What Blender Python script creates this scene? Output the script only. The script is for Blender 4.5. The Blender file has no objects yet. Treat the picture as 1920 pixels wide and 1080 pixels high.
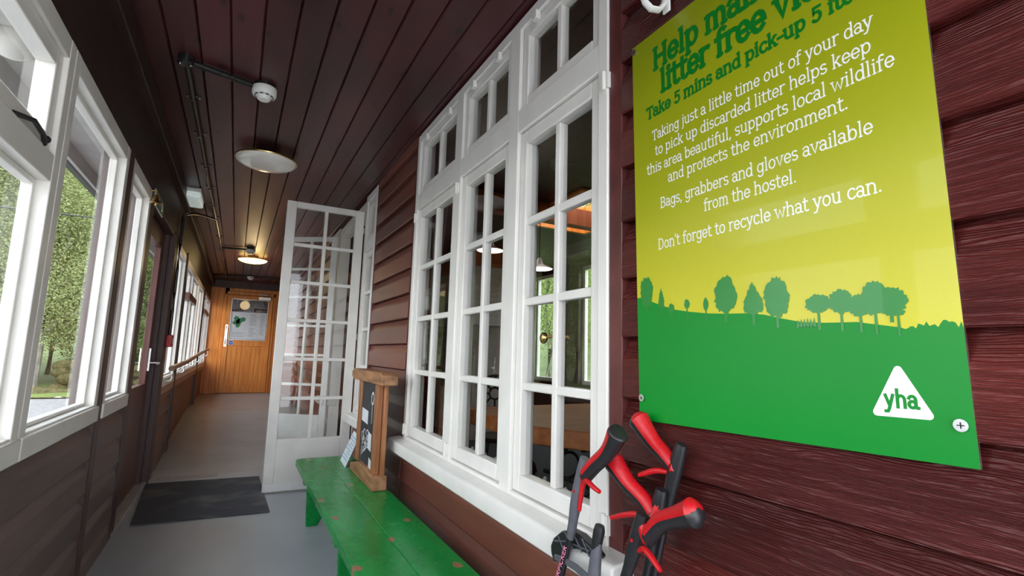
import bpy, bmesh, math, random
from mathutils import Vector, Matrix
random.seed(7)
S = bpy.context.scene
C = S.collection
# ------------------------------------------------------------------ camera
cam = bpy.data.cameras.new('camera'); co = bpy.data.objects.new('camera', cam); C.objects.link(co)
cam.sensor_width = 36.0; cam.lens = 939.4 / 1920 * 36.0; cam.clip_start = 0.03; cam.clip_end = 600
rows = [[0.8771203219441503, -0.08792344642202102, -0.47215400919812645],
        [-0.4795043683113487, -0.10480462982433733, -0.871258601299131],
        [0.02712013279696271, 0.9905985347943221, -0.13408594728910814]]
M4 = Matrix(rows).to_4x4(); M4.translation = Vector((0, 0, 1.12)); co.matrix_world = M4
S.camera = co
# ------------------------------------------------------------------ world, exposure
W = bpy.data.worlds.new('overcast'); S.world = W; W.use_nodes = True
nt = W.node_tree; bgn = nt.nodes['Background']
tc = nt.nodes.new('ShaderNodeTexCoord'); sx = nt.nodes.new('ShaderNodeSeparateXYZ'); rp = nt.nodes.new('ShaderNodeValToRGB')
nt.links.new(tc.outputs['Generated'], sx.inputs[0]); nt.links.new(sx.outputs['Z'], rp.inputs[0]); nt.links.new(rp.outputs[0], bgn.inputs[0])
rp.color_ramp.elements[0].position = 0.0; rp.color_ramp.elements[0].color = (0.92, 0.95, 1.0, 1)
rp.color_ramp.elements[1].position = 0.7; rp.color_ramp.elements[1].color = (0.80, 0.88, 1.0, 1)
bgn.inputs[1].default_value = 1.0
S.view_settings.view_transform = 'Standard'; S.view_settings.look = 'None'; S.view_settings.gamma = 1.0
S.view_settings.use_curve_mapping = False
S.view_settings.exposure = 2.5

# ------------------------------------------------------------------ helpers
def tag(o, label=None, cat=None, group=None, kind=None):
    if label: o['label'] = label
    if cat: o['category'] = cat
    if group: o['group'] = group
    if kind: o['kind'] = kind
    return o
def thing(name, label, cat, loc=(0, 0, 0), rz=0.0, group=None, kind=None):
    o = bpy.data.objects.new(name, None); C.objects.link(o); o.empty_display_size = 0.05
    o.location = loc; o.rotation_euler = (0, 0, rz)
    return tag(o, label, cat, group, kind)
def copy_tree(o, parent=None):
    c = o.copy(); C.objects.link(c)
    if parent: c.parent = parent
    for ch in list(o.children): copy_tree(ch, c)
    return c

class MB:
    def __init__(s): s.bm = bmesh.new()
    def box(s, x0, x1, y0, y1, z0, z1):
        v = [s.bm.verts.new(p) for p in ((x0,y0,z0),(x1,y0,z0),(x1,y1,z0),(x0,y1,z0),(x0,y0,z1),(x1,y0,z1),(x1,y1,z1),(x0,y1,z1))]
        for f in ((0,3,2,1),(4,5,6,7),(0,1,5,4),(1,2,6,5),(2,3,7,6),(3,0,4,7)): s.bm.faces.new([v[i] for i in f])
        return s
    def poly(s, pts):
        s.bm.faces.new([s.bm.verts.new(p) for p in pts]); return s
    def prism(s, pts, axis, a, b):
        def P(u, v, w): return {'x': (w, u, v), 'y': (u, w, v), 'z': (u, v, w)}[axis]
        A = [s.bm.verts.new(P(u, v, a)) for u, v in pts]; B = [s.bm.verts.new(P(u, v, b)) for u, v in pts]
        n = len(pts)
        s.bm.faces.new(A[::-1]); s.bm.faces.new(B)
        for i in range(n): s.bm.faces.new((A[i], A[(i+1) % n], B[(i+1) % n], B[i]))
        return s
    def tube(s, path, r, n=12, flat=1.0, up=(0, 0, 1), arc=None, cap=True):
        path = [Vector(p) for p in path]; m = len(path)
        if not isinstance(r, (list, tuple)): r = [r] * m
        rings = []; up = Vector(up)
        for i, p in enumerate(path):
            t = (path[min(i+1, m-1)] - path[max(i-1, 0)]).normalized()
            a = up - t * up.dot(t)
            if a.length < 1e-4: a = Vector((1, 0, 0)) - t * t.x
            a.normalize(); b = t.cross(a)
            if arc is None: angs = [2 * math.pi * k / n for k in range(n)]
            else: angs = [math.radians(arc[0] + (arc[1] - arc[0]) * k / (n - 1)) for k in range(n)]
            rings.append([s.bm.verts.new(p + a * math.cos(g) * r[i] + b * math.sin(g) * r[i] * flat) for g in angs])
        for i in range(m - 1):
            for k in range(n if arc is None else n - 1):
                s.bm.faces.new((rings[i][k], rings[i][(k+1) % n], rings[i+1][(k+1) % n], rings[i+1][k]))
        if arc is not None:   # close the flat side
            for i in range(m - 1): s.bm.faces.new((rings[i][n-1], rings[i][0], rings[i+1][0], rings[i+1][n-1]))
        if cap:
            s.bm.faces.new(rings[0][::-1]); s.bm.faces.new(rings[-1])
        return s
    def lathe(s, prof, c=(0, 0, 0), n=32, axis='z'):
        rings = []
        for r, h in prof:
            ring = []
            for k in range(n):
                a = 2 * math.pi * k / n; u, v = r * math.cos(a), r * math.sin(a)
                p = {'z': (u, v, h), 'x': (h, u, v), 'y': (u, h, v)}[axis]
                ring.append(s.bm.verts.new((c[0]+p[0], c[1]+p[1], c[2]+p[2])))
            rings.append(ring)
        for i in range(len(rings) - 1):
            for k in range(n): s.bm.faces.new((rings[i][k], rings[i][(k+1) % n], rings[i+1][(k+1) % n], rings[i+1][k]))
        s.bm.faces.new(rings[0][::-1]); s.bm.faces.new(rings[-1]); return s
    def ball(s, c, r, sc=(1, 1, 1), seg=12):
        bmesh.ops.create_uvsphere(s.bm, u_segments=seg, v_segments=max(6, seg // 2), radius=r,
            matrix=Matrix.Translation(c) @ Matrix.Diagonal((*sc, 1))); return s
    def build(s, name, mat, parent=None, bevel=0.0, smooth=False, loc=None):
        bmesh.ops.recalc_face_normals(s.bm, faces=s.bm.faces)
        me = bpy.data.meshes.new(name); s.bm.to_mesh(me); s.bm.free()
        me.materials.append(mat)
        if smooth or bevel:
            me.polygons.foreach_set('use_smooth', [True] * len(me.polygons))
            me.set_sharp_from_angle(angle=math.radians(38))
        o = bpy.data.objects.new(name, me); C.objects.link(o)
        if parent: o.parent = parent
        if loc: o.location = loc
        if bevel:
            b = o.modifiers.new('bevel', 'BEVEL'); b.width = bevel; b.segments = 2; b.limit_method = 'ANGLE'; b.angle_limit = math.radians(40)
        return o
def struct(mb, name, mat, label, cat, **k):
    return tag(mb.build(name, mat, **k), label, cat, kind='structure')

# ------------------------------------------------------------------ materials
MATS = {}
def mat(name, col, rough=0.5, metal=0.0, noise=None, var=0.15, bump=0.0, stretch=(1, 1, 1), col2=None, coat=0.0, emit=None, es=0.0, spec=0.5, ramp=(0.35, 0.65), rvar=0.0, detail=6, subs=0.0):
    m = bpy.data.materials.new(name); m.use_nodes = True; n = m.node_tree.nodes; l = m.node_tree.links
    b = n['Principled BSDF']; b.inputs['Roughness'].default_value = rough; b.inputs['Metallic'].default_value = metal
    b.inputs['Base Color'].default_value = (*col, 1); b.inputs['Coat Weight'].default_value = coat
    b.inputs['Specular IOR Level'].default_value = spec
    if emit: b.inputs['Emission Color'].default_value = (*emit, 1); b.inputs['Emission Strength'].default_value = es
    if noise:
        t = n.new('ShaderNodeTexCoord'); mp = n.new('ShaderNodeMapping'); mp.inputs['Scale'].default_value = stretch
        nz = n.new('ShaderNodeTexNoise'); nz.inputs['Scale'].default_value = noise; nz.inputs['Detail'].default_value = detail
        l.new(t.outputs['Object'], mp.inputs[0]); l.new(mp.outputs[0], nz.inputs['Vector'])
        r = n.new('ShaderNodeValToRGB'); r.color_ramp.elements[0].position = ramp[0]; r.color_ramp.elements[1].position = ramp[1]
        c2 = col2 or tuple(min(1, c * (1 + var)) for c in col); c1 = col if col2 else tuple(c * (1 - var) for c in col)
        r.color_ramp.elements[0].color = (*c1, 1); r.color_ramp.elements[1].color = (*c2, 1)
        l.new(nz.outputs['Fac'], r.inputs[0]); l.new(r.outputs[0], b.inputs['Base Color'])
        if bump:
            bp = n.new('ShaderNodeBump'); bp.inputs['Strength'].default_value = bump; bp.inputs['Distance'].default_value = 0.004
            l.new(nz.outputs['Fac'], bp.inputs['Height']); l.new(bp.outputs[0], b.inputs['Normal'])
        if rvar:
            mr = n.new('ShaderNodeMapRange'); mr.inputs['To Min'].default_value = rough - rvar; mr.inputs['To Max'].default_value = rough + rvar
            l.new(nz.outputs['Fac'], mr.inputs[0]); l.new(mr.outputs[0], b.inputs['Roughness'])
    MATS[name] = m; return m

def wood_paint(name, col, col2, rough, bump, knots=True, pitch=None, off=0.0, dist=0.004, axis='z', wr=0.5):
    """painted timber: stretched grain along Y with wavy growth rings, slight colour drift per board"""
    m = bpy.data.materials.new(name); m.use_nodes = True; n = m.node_tree.nodes; l = m.node_tree.links
    b = n['Principled BSDF']; b.inputs['Roughness'].default_value = rough
    t = n.new('ShaderNodeTexCoord')
    mp = n.new('ShaderNodeMapping'); mp.inputs['Scale'].default_value = (80, 1.1, 80)
    l.new(t.outputs['Object'], mp.inputs[0])
    g = n.new('ShaderNodeTexNoise'); g.inputs['Scale'].default_value = 2.4; g.inputs['Detail'].default_value = 5; g.inputs['Roughness'].default_value = 0.65
    g.inputs['Distortion'].default_value = 0.25
    l.new(mp.outputs[0], g.inputs['Vector'])
    mp2 = n.new('ShaderNodeMapping'); mp2.inputs['Scale'].default_value = (5, 0.6, 5); l.new(t.outputs['Object'], mp2.inputs[0])
    wv = n.new('ShaderNodeTexWave'); wv.wave_type = 'BANDS'; wv.bands_direction = 'Z' if axis == 'z' else 'X'
    wv.inputs['Scale'].default_value = 13.0; wv.inputs['Distortion'].default_value = 12.0; wv.inputs['Detail'].default_value = 2; wv.inputs['Detail Scale'].default_value = 0.9
    l.new(mp2.outputs[0], wv.inputs['Vector'])
    mx = n.new('ShaderNodeMix'); mx.data_type = 'FLOAT'; mx.inputs[0].default_value = wr
    l.new(g.outputs['Fac'], mx.inputs[2]); l.new(wv.outputs['Fac'], mx.inputs[3])
    bp = n.new('ShaderNodeBump'); bp.inputs['Strength'].default_value = bump; bp.inputs['Distance'].default_value = dist
    l.new(mx.outputs[0], bp.inputs['Height']); l.new(bp.outputs[0], b.inputs['Normal'])
    big = n.new('ShaderNodeTexNoise'); big.inputs['Scale'].default_value = 3.0; big.inputs['Detail'].default_value = 4
    mpb = n.new('ShaderNodeMapping'); mpb.inputs['Scale'].default_value = (1, 0.35, 1.6); l.new(t.outputs['Object'], mpb.inputs[0]); l.new(mpb.outputs[0], big.inputs['Vector'])
    r = n.new('ShaderNodeValToRGB'); r.color_ramp.elements[0].position = 0.38; r.color_ramp.elements[1].position = 0.64
    r.color_ramp.elements[0].color = (*col, 1); r.color_ramp.elements[1].color = (*col2, 1)
    l.new(big.outputs['Fac'], r.inputs[0])
    if pitch:
        sp = n.new('ShaderNodeSeparateXYZ'); l.new(t.outputs['Object'], sp.inputs[0])
        a = n.new('ShaderNodeMath'); a.operation = 'SUBTRACT'; a.inputs[1].default_value = off; l.new(sp.outputs['X' if axis == 'x' else 'Z'], a.inputs[0])
        d = n.new('ShaderNodeMath'); d.operation = 'DIVIDE'; d.inputs[1].default_value = pitch; l.new(a.outputs[0], d.inputs[0])
        f = n.new('ShaderNodeMath'); f.operation = 'FLOOR'; l.new(d.outputs[0], f.inputs[0])
        w = n.new('ShaderNodeTexWhiteNoise'); w.noise_dimensions = '1D'; l.new(f.outputs[0], w.inputs['W'])
        hv = n.new('ShaderNodeHueSaturation'); mr = n.new('ShaderNodeMapRange'); mr.inputs['To Min'].default_value = 0.75; mr.inputs['To Max'].default_value = 1.3
        l.new(w.outputs['Value'], mr.inputs[0]); l.new(mr.outputs[0], hv.inputs['Value']); l.new(r.outputs[0], hv.inputs['Color']); last = hv.outputs[0]
    else: last = r.outputs[0]
    if knots:
        v = n.new('ShaderNodeTexVoronoi'); v.voronoi_dimensions = '2D'; v.inputs['Scale'].default_value = 3.2
        mv = n.new('ShaderNodeMapping'); mv.inputs['Scale'].default_value = (1.6, 0.7, 1.6); l.new(t.outputs['Object'], mv.inputs[0]); l.new(mv.outputs[0], v.inputs['Vector'])
        kr = n.new('ShaderNodeValToRGB'); kr.color_ramp.elements[0].position = 0.05; kr.color_ramp.elements[1].position = 0.085
        kr.color_ramp.elements[0].color = (0.35, 0.3, 0.3, 1); kr.color_ramp.elements[1].color = (1, 1, 1, 1); l.new(v.outputs['Distance'], kr.inputs[0])
        mm = n.new('ShaderNodeMix'); mm.data_type = 'RGBA'; mm.blend_type = 'MULTIPLY'; mm.inputs[0].default_value = 1.0
        l.new(last, mm.inputs[6]); l.new(kr.outputs[0], mm.inputs[7]); last = mm.outputs[2]
    l.new(last, b.inputs['Base Color'])
    MATS[name] = m; return m

siding_m = wood_paint('maroon_boarding', (0.072, 0.011, 0.010), (0.118, 0.020, 0.016), 0.25, 0.9, knots=False, pitch=0.1608, off=0.053, dist=0.006)
smooth_m = wood_paint('smooth_maroon_boarding', (0.115, 0.033, 0.022), (0.165, 0.050, 0.032), 0.36, 0.12, knots=False, pitch=0.1608, off=0.053, dist=0.002)
ceil_m = wood_paint('dark_maroon_ceiling_boards', (0.036, 0.008, 0.010), (0.080, 0.016, 0.020), 0.34, 0.25, pitch=0.129, off=-0.531, dist=0.002, axis='x')
left_m = wood_paint('brown_boarding', (0.100, 0.058, 0.050), (0.150, 0.085, 0.072), 0.4, 0.35, dist=0.003)
trim_m = mat('maroon_trim', (0.10, 0.024, 0.022), 0.4, noise=8, var=0.25, bump=0.2, stretch=(6, 1, 1))
darktrim_m = mat('dark_brown_trim', (0.060, 0.026, 0.022), 0.45, noise=8, var=0.25, bump=0.2, stretch=(6, 6, 0.5))
doorbrown_m = mat('brown_door_paint', (0.11, 0.034, 0.024), 0.4, noise=9, var=0.2, bump=0.15, stretch=(5, 5, 0.5))
white_m = mat('white_gloss_paint', (0.80, 0.775, 0.725), 0.34, noise=6, var=0.05, bump=0.06)
whitedirty_m = mat('weathered_white_paint', (0.74, 0.73, 0.71), 0.4, noise=22, col2=(0.80, 0.79, 0.77), ramp=(0.30, 0.45), bump=0.06)
plastic_m = mat('white_plastic', (0.78, 0.77, 0.73), 0.4, noise=20, var=0.03)
soffit_m = mat('soffit_paint', (0.62, 0.60, 0.57), 0.6, noise=5, var=0.1)
floor_m = mat('grey_vinyl', (0.33, 0.345, 0.36), 0.40, noise=3.0, col2=(0.395, 0.41, 0.42), bump=0.02, rvar=0.06, stretch=(1, 0.5, 1))
ramp_m = mat('worn_grey_vinyl', (0.31, 0.30, 0.29), 0.40, noise=2.5, col2=(0.38, 0.37, 0.36), rvar=0.06)
strip_m = mat('threshold_tape', (0.34, 0.31, 0.28), 0.5, noise=30, var=0.2)
mat_m = mat('charcoal_mat', (0.052, 0.053, 0.062), 0.9, noise=3.0, col2=(0.15, 0.145, 0.135), ramp=(0.5, 0.72), bump=0.3)
pine_m = mat('orange_pine', (0.70, 0.205, 0.022), 0.38, noise=5, col2=(0.86, 0.33, 0.055), stretch=(5, 5, 0.45), bump=0.05, detail=4)
panel_m = mat('pale_plywood', (0.20, 0.085, 0.05), 0.5, noise=3, col2=(0.26, 0.115, 0.068), stretch=(1, 1, 5))
pale_m = mat('pale_timber', (0.42, 0.25, 0.16), 0.5, noise=4, col2=(0.5, 0.31, 0.2), stretch=(4, 0.4, 4))
timber_m = mat('oiled_timber', (0.27, 0.10, 0.035), 0.45, noise=4, col2=(0.42, 0.18, 0.07), stretch=(6, 6, 0.7), bump=0.1)
rough_m = mat('rough_timber', (0.22, 0.10, 0.045), 0.55, noise=6, col2=(0.44, 0.22, 0.10), stretch=(4, 0.7, 4), bump=0.15)
table_m = mat('oak_table', (0.30, 0.085, 0.020), 0.5, noise=4, col2=(0.44, 0.15, 0.035), stretch=(1, 6, 6), bump=0.05)
black_m = mat('black_plastic', (0.016, 0.016, 0.018), 0.38, noise=60, var=0.1, bump=0.03)
grey_m = mat('grey_plastic', (0.10, 0.10, 0.115), 0.42, noise=60, var=0.06)
red_m = mat('red_plastic', (0.50, 0.005, 0.010), 0.40, noise=160, var=0.12, bump=0.12)
shaft_m = mat('black_shaft', (0.012, 0.012, 0.014), 0.3, noise=30, var=0.1)
pipe_m = mat('black_conduit', (0.014, 0.013, 0.013), 0.22, noise=20, var=0.2)
chrome_m = mat('chrome', (0.75, 0.75, 0.76), 0.16, 1.0, noise=40, var=0.05)
brass_m = mat('brass', (0.72, 0.50, 0.20), 0.25, 1.0, noise=40, var=0.1)
alu_m = mat('brushed_aluminium', (0.6, 0.6, 0.6), 0.35, 1.0, noise=60, var=0.05)
iron_m = mat('black_iron', (0.016, 0.014, 0.013), 0.45, noise=30, var=0.3)
printgreen_m = mat('print_green', (0.0, 0.225, 0.020), 0.34, noise=2, var=0.04, spec=0.32)
printtree_m = mat('print_tree_green', (0.012, 0.21, 0.026), 0.33, noise=2, var=0.05, coat=0.2)
printdark_m = mat('print_dark_green', (0.0, 0.155, 0.012), 0.33, noise=2, var=0.04, coat=0.2)
printwhite_m = mat('print_white', (0.82, 0.82, 0.78), 0.33, noise=2, var=0.03, coat=0.2)
printpink_m = mat('print_pink', (0.85, 0.25, 0.40), 0.4, noise=20, var=0.05)
chalk_m = mat('chalk_white', (0.72, 0.72, 0.72), 0.85, noise=120, var=0.25)
slate_m = mat('chalkboard_black', (0.022, 0.023, 0.027), 0.55, noise=8, col2=(0.045, 0.046, 0.05))
paper_m = mat('paper', (0.72, 0.74, 0.76), 0.6, noise=15, var=0.05)
ink_m = mat('pale_blue_ink', (0.38, 0.50, 0.58), 0.6, noise=30, var=0.1)
greyink_m = mat('grey_ink', (0.30, 0.31, 0.32), 0.6, noise=30, var=0.1)
leafprint_m = mat('print_leaf_green', (0.05, 0.22, 0.10), 0.6, noise=9, var=0.1)
blueprint_m = mat('print_blue', (0.05, 0.09, 0.45), 0.5, noise=9, var=0.1)
opal_m = mat('opal_glass', (0.86, 0.83, 0.76), 0.16, noise=6, var=0.04, coat=0.5)
lit_m = mat('lit_opal_glass', (0.9, 0.8, 0.5), 0.3, noise=6, var=0.03, emit=(1.0, 0.70, 0.20), es=0.75)
prism_m = mat('clear_diffuser', (0.80, 0.86, 0.84), 0.2, noise=40, var=0.08, emit=(0.85, 1.0, 0.95), es=0.05)
exitgreen_m = mat('exit_green', (0.0, 0.22, 0.10), 0.35, noise=9, var=0.05)
bark_m = mat('tree_bark', (0.27, 0.25, 0.21), 0.8, noise=9, var=0.4, bump=0.4, stretch=(1, 1, 0.3))
gravel_m = mat('pale_gravel', (0.22, 0.21, 0.205), 0.9, noise=9, col2=(0.33, 0.32, 0.31), bump=0.5, detail=10)
grass_m = mat('grass', (0.11, 0.17, 0.035), 0.85, noise=4, col2=(0.19, 0.25, 0.055), bump=0.5, detail=10)
hill_m = mat('hillside', (0.10, 0.16, 0.045), 0.9, noise=0.6, col2=(0.20, 0.25, 0.09), detail=10)
moss_m = mat('mossy_stone', (0.05, 0.065, 0.018), 0.9, noise=14, col2=(0.17, 0.13, 0.05), bump=0.6)
stone_m = mat('whitewashed_boards', (0.42, 0.40, 0.38), 0.7, noise=4, col2=(0.55, 0.53, 0.50), stretch=(1, 1, 6), bump=0.2)
stonedark_m = mat('rough_plaster', (0.25, 0.22, 0.19), 0.8, noise=5, col2=(0.36, 0.32, 0.28), bump=0.3)
inwood_m = mat('orange_wall_boards', (0.34, 0.095, 0.03), 0.45, noise=4, col2=(0.46, 0.15, 0.05), stretch=(5, 5, 0.5))
indark_m = mat('dark_wood_lining', (0.040, 0.014, 0.008), 0.5, noise=4, col2=(0.070, 0.025, 0.014), stretch=(1, 5, 5))
infloor_m = mat('interior_carpet', (0.012, 0.012, 0.013), 0.9, noise=30, var=0.3)
curtain_m = mat('mauve_curtain', (0.40, 0.27, 0.27), 0.8, noise=9, var=0.1, stretch=(8, 8, 0.5))
bulb_m = mat('fairy_bulb', (0.9, 0.9, 0.86), 0.3, noise=9, var=0.02)
shade_m = mat('white_enamel', (0.80, 0.76, 0.70), 0.3, noise=9, var=0.03)
amber_m = mat('amber_liquid', (0.85, 0.45, 0.02), 0.2, noise=9, var=0.05)
brick_m = bpy.data.materials.new('red_shingle'); brick_m.use_nodes = True
_n = brick_m.node_tree.nodes; _l = brick_m.node_tree.links; _b = _n['Principled BSDF']; _b.inputs['Roughness'].default_value = 0.75
_t = _n.new('ShaderNodeTexCoord'); _s = _n.new('ShaderNodeSeparateXYZ'); _c = _n.new('ShaderNodeCombineXYZ'); _k = _n.new('ShaderNodeTexBrick')
_l.new(_t.outputs['Object'], _s.inputs[0]); _l.new(_s.outputs['X'], _c.inputs[0]); _l.new(_s.outputs['Z'], _c.inputs[1]); _l.new(_c.outputs[0], _k.inputs['Vector'])
_k.inputs['Color1'].default_value = (0.11, 0.035, 0.028, 1); _k.inputs['Color2'].default_value = (0.085, 0.028, 0.024, 1); _k.inputs['Mortar'].default_value = (0.05, 0.03, 0.03, 1)
_k.inputs['Scale'].default_value = 4.0; _k.inputs['Mortar Size'].default_value = 0.012; _l.new(_k.outputs['Color'], _b.inputs['Base Color'])

# window glass: thin sheet, reflecting by Fresnel, otherwise clear
def glass_mat(name, tint=(0.97, 0.985, 0.98), ior=1.6, rough=0.0):
    m = bpy.data.materials.new(name); m.use_nodes = True; n = m.node_tree.nodes; l = m.node_tree.links
    n.remove(n['Principled BSDF']); out = n['Material Output']
    tr = n.new('ShaderNodeBsdfTransparent'); tr.inputs[0].default_value = (*tint, 1)
    gl = n.new('ShaderNodeBsdfGlossy'); gl.inputs['Roughness'].default_value = rough
    fr = n.new('ShaderNodeFresnel'); ge = n.new('ShaderNodeNewGeometry'); mi = n.new('ShaderNodeMix'); mi.data_type = 'FLOAT'
    mi.inputs[2].default_value = ior; mi.inputs[3].default_value = 1 / ior      # a sheet reflects alike from both faces
    l.new(ge.outputs['Backfacing'], mi.inputs[0]); l.new(mi.outputs[0], fr.inputs['IOR'])
    t = n.new('ShaderNodeTexCoord'); nz = n.new('ShaderNodeTexNoise'); nz.inputs['Scale'].default_value = 2.0; nz.inputs['Detail'].default_value = 1
    bp = n.new('ShaderNodeBump'); bp.inputs['Strength'].default_value = 0.02; bp.inputs['Distance'].default_value = 0.01
    l.new(t.outputs['Object'], nz.inputs['Vector']); l.new(nz.outputs['Fac'], bp.inputs['Height']); l.new(bp.outputs[0], gl.inputs['Normal'])
    mx = n.new('ShaderNodeMixShader'); l.new(fr.outputs[0], mx.inputs[0]); l.new(tr.outputs[0], mx.inputs[1]); l.new(gl.outputs[0], mx.inputs[2]); l.new(mx.outputs[0], out.inputs[0])
    return m
glass_m = glass_mat('window_glass', ior=1.7)
leftglass_m = glass_mat('dusty_window_glass', tint=(0.93, 0.94, 0.93), ior=1.45)

# bench paint: glossy green with worn chips and pale scuffs
def bench_mat():
    m = mat('green_gloss_paint', (0.0, 0.21, 0.035), 0.20, spec=0.35); n = m.node_tree.nodes; l = m.node_tree.links; b = n['Principled BSDF']
    t = n.new('ShaderNodeTexCoord'); mp = n.new('ShaderNodeMapping'); mp.inputs['Scale'].default_value = (3, 0.8, 3); l.new(t.outputs['Object'], mp.inputs[0])
    nz = n.new('ShaderNodeTexNoise'); nz.inputs['Scale'].default_value = 3; nz.inputs['Detail'].default_value = 6; l.new(mp.outputs[0], nz.inputs['Vector'])
    r = n.new('ShaderNodeValToRGB'); r.color_ramp.elements[0].color = (0.0, 0.190, 0.028, 1); r.color_ramp.elements[1].color = (0.0, 0.275, 0.050, 1)
    r.color_ramp.elements[0].position = 0.35; r.color_ramp.elements[1].position = 0.65; l.new(nz.outputs['Fac'], r.inputs[0])
    s = n.new('ShaderNodeTexNoise'); s.inputs['Scale'].default_value = 9; s.inputs['Detail'].default_value = 12; s.inputs['Roughness'].default_value = 0.75; l.new(t.outputs['Object'], s.inputs['Vector'])
    sr = n.new('ShaderNodeValToRGB'); sr.color_ramp.elements[0].position = 0.60; sr.color_ramp.elements[1].position = 0.74
    sr.color_ramp.elements[0].color = (0, 0, 0, 1); sr.color_ramp.elements[1].color = (0.55, 0.55, 0.55, 1); l.new(s.outputs['Fac'], sr.inputs[0])
    m1 = n.new('ShaderNodeMix'); m1.data_type = 'RGBA'; l.new(sr.outputs[0], m1.inputs[0]); l.new(r.outputs[0], m1.inputs[6]); m1.inputs[7].default_value = (0.10, 0.34, 0.16, 1)
    v = n.new('ShaderNodeTexVoronoi'); v.voronoi_dimensions = '2D'; v.inputs['Scale'].default_value = 3.4; dn = n.new('ShaderNodeMapping'); dn.inputs['Scale'].default_value = (1.2, 0.8, 1.2)
    ad = n.new('ShaderNodeMix'); ad.data_type = 'RGBA'; ad.inputs[0].default_value = 0.06; l.new(t.outputs['Object'], ad.inputs[6]); l.new(s.outputs['Color'], ad.inputs[7]); l.new(ad.outputs[2], dn.inputs[0])
    l.new(dn.outputs[0], v.inputs['Vector'])
    vr = n.new('ShaderNodeValToRGB'); vr.color_ramp.interpolation = 'LINEAR'; vr.color_ramp.elements[0].position = 0.055; vr.color_ramp.elements[1].position = 0.075
    vr.color_ramp.elements[0].color = (1, 1, 1, 1); vr.color_ramp.elements[1].color = (0, 0, 0, 1); l.new(v.outputs['Distance'], vr.inputs[0])
    m2 = n.new('ShaderNodeMix'); m2.data_type = 'RGBA'; l.new(vr.outputs[0], m2.inputs[0]); l.new(m1.outputs[2], m2.inputs[6]); m2.inputs[7].default_value = (0.30, 0.16, 0.08, 1)
    l.new(m2.outputs[2], b.inputs['Base Color'])
    mr = n.new('ShaderNodeMapRange'); mr.inputs['To Min'].default_value = 0.14; mr.inputs['To Max'].default_value = 0.38; l.new(s.outputs['Fac'], mr.inputs[0]); l.new(mr.outputs[0], b.inputs['Roughness'])
    bp = n.new('ShaderNodeBump'); bp.inputs['Strength'].default_value = 0.12; bp.inputs['Distance'].default_value = 0.003; l.new(nz.outputs['Fac'], bp.inputs['Height']); l.new(bp.outputs[0], b.inputs['Normal'])
    return m
bench_m = bench_mat()
# sign face: the print itself fades from olive at the top to yellow at the skyline
def sign_mat():
    m = mat('print_lime_to_yellow', (0.5, 0.5, 0.0), 0.33, coat=0.2); n = m.node_tree.nodes; l = m.node_tree.links; b = n['Principled BSDF']
    t = n.new('ShaderNodeTexCoord'); s = n.new('ShaderNodeSeparateXYZ'); l.new(t.outputs['Object'], s.inputs[0])
    mr = n.new('ShaderNodeMapRange'); mr.inputs['From Min'].default_value = 0.2; mr.inputs['From Max'].default_value = 1.0; l.new(s.outputs['Z'], mr.inputs[0])
    r = n.new('ShaderNodeValToRGB'); r.color_ramp.elements[0].color = (0.58, 0.53, 0.009, 1); r.color_ramp.elements[1].color = (0.215, 0.25, 0.003, 1)
    e = r.color_ramp.elements.new(0.45); e.color = (0.36, 0.385, 0.005, 1)
    l.new(mr.outputs[0], r.inputs[0]); l.new(r.outputs[0], b.inputs['Base Color']); return m
sign_m = sign_mat()
def leaf_mat(name, c1, c2):
    m = bpy.data.materials.new(name); m.use_nodes = True; n = m.node_tree.nodes; l = m.node_tree.links
    b = n['Principled BSDF']; b.inputs['Roughness'].default_value = 0.6
    oi = n.new('ShaderNodeTexCoord'); nz = n.new('ShaderNodeTexNoise'); nz.inputs['Scale'].default_value = 2.2; nz.inputs['Detail'].default_value = 8; l.new(oi.outputs['Object'], nz.inputs['Vector'])
    r = n.new('ShaderNodeValToRGB'); r.color_ramp.elements[0].position = 0.35; r.color_ramp.elements[1].position = 0.65
    r.color_ramp.elements[0].color = (*c1, 1); r.color_ramp.elements[1].color = (*c2, 1); l.new(nz.outputs['Fac'], r.inputs[0]); l.new(r.outputs[0], b.inputs['Base Color'])
    tl = n.new('ShaderNodeBsdfTranslucent'); l.new(r.outputs[0], tl.inputs[0]); mx = n.new('ShaderNodeMixShader'); mx.inputs[0].default_value = 0.4
    l.new(b.outputs[0], mx.inputs[1]); l.new(tl.outputs[0], mx.inputs[2]); l.new(mx.outputs[0], n['Material Output'].inputs[0]); return m
leafA = leaf_mat('birch_leaves', (0.27, 0.32, 0.12), (0.50, 0.54, 0.26))
leafB = leaf_mat('beech_leaves', (0.19, 0.29, 0.06), (0.37, 0.47, 0.13))
leafC = leaf_mat('dark_leaves', (0.08, 0.14, 0.04), (0.18, 0.25, 0.07))

# ------------------------------------------------------------------ dimensions
XR, XL, ZC, YE = 0.933, -0.554, 2.52, 12.0      # right wall, left wall, ceiling, end wall
YB = -1.0                                        # open end behind the camera
RZ = 0.20                                        # height of the far floor above the near floor

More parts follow.
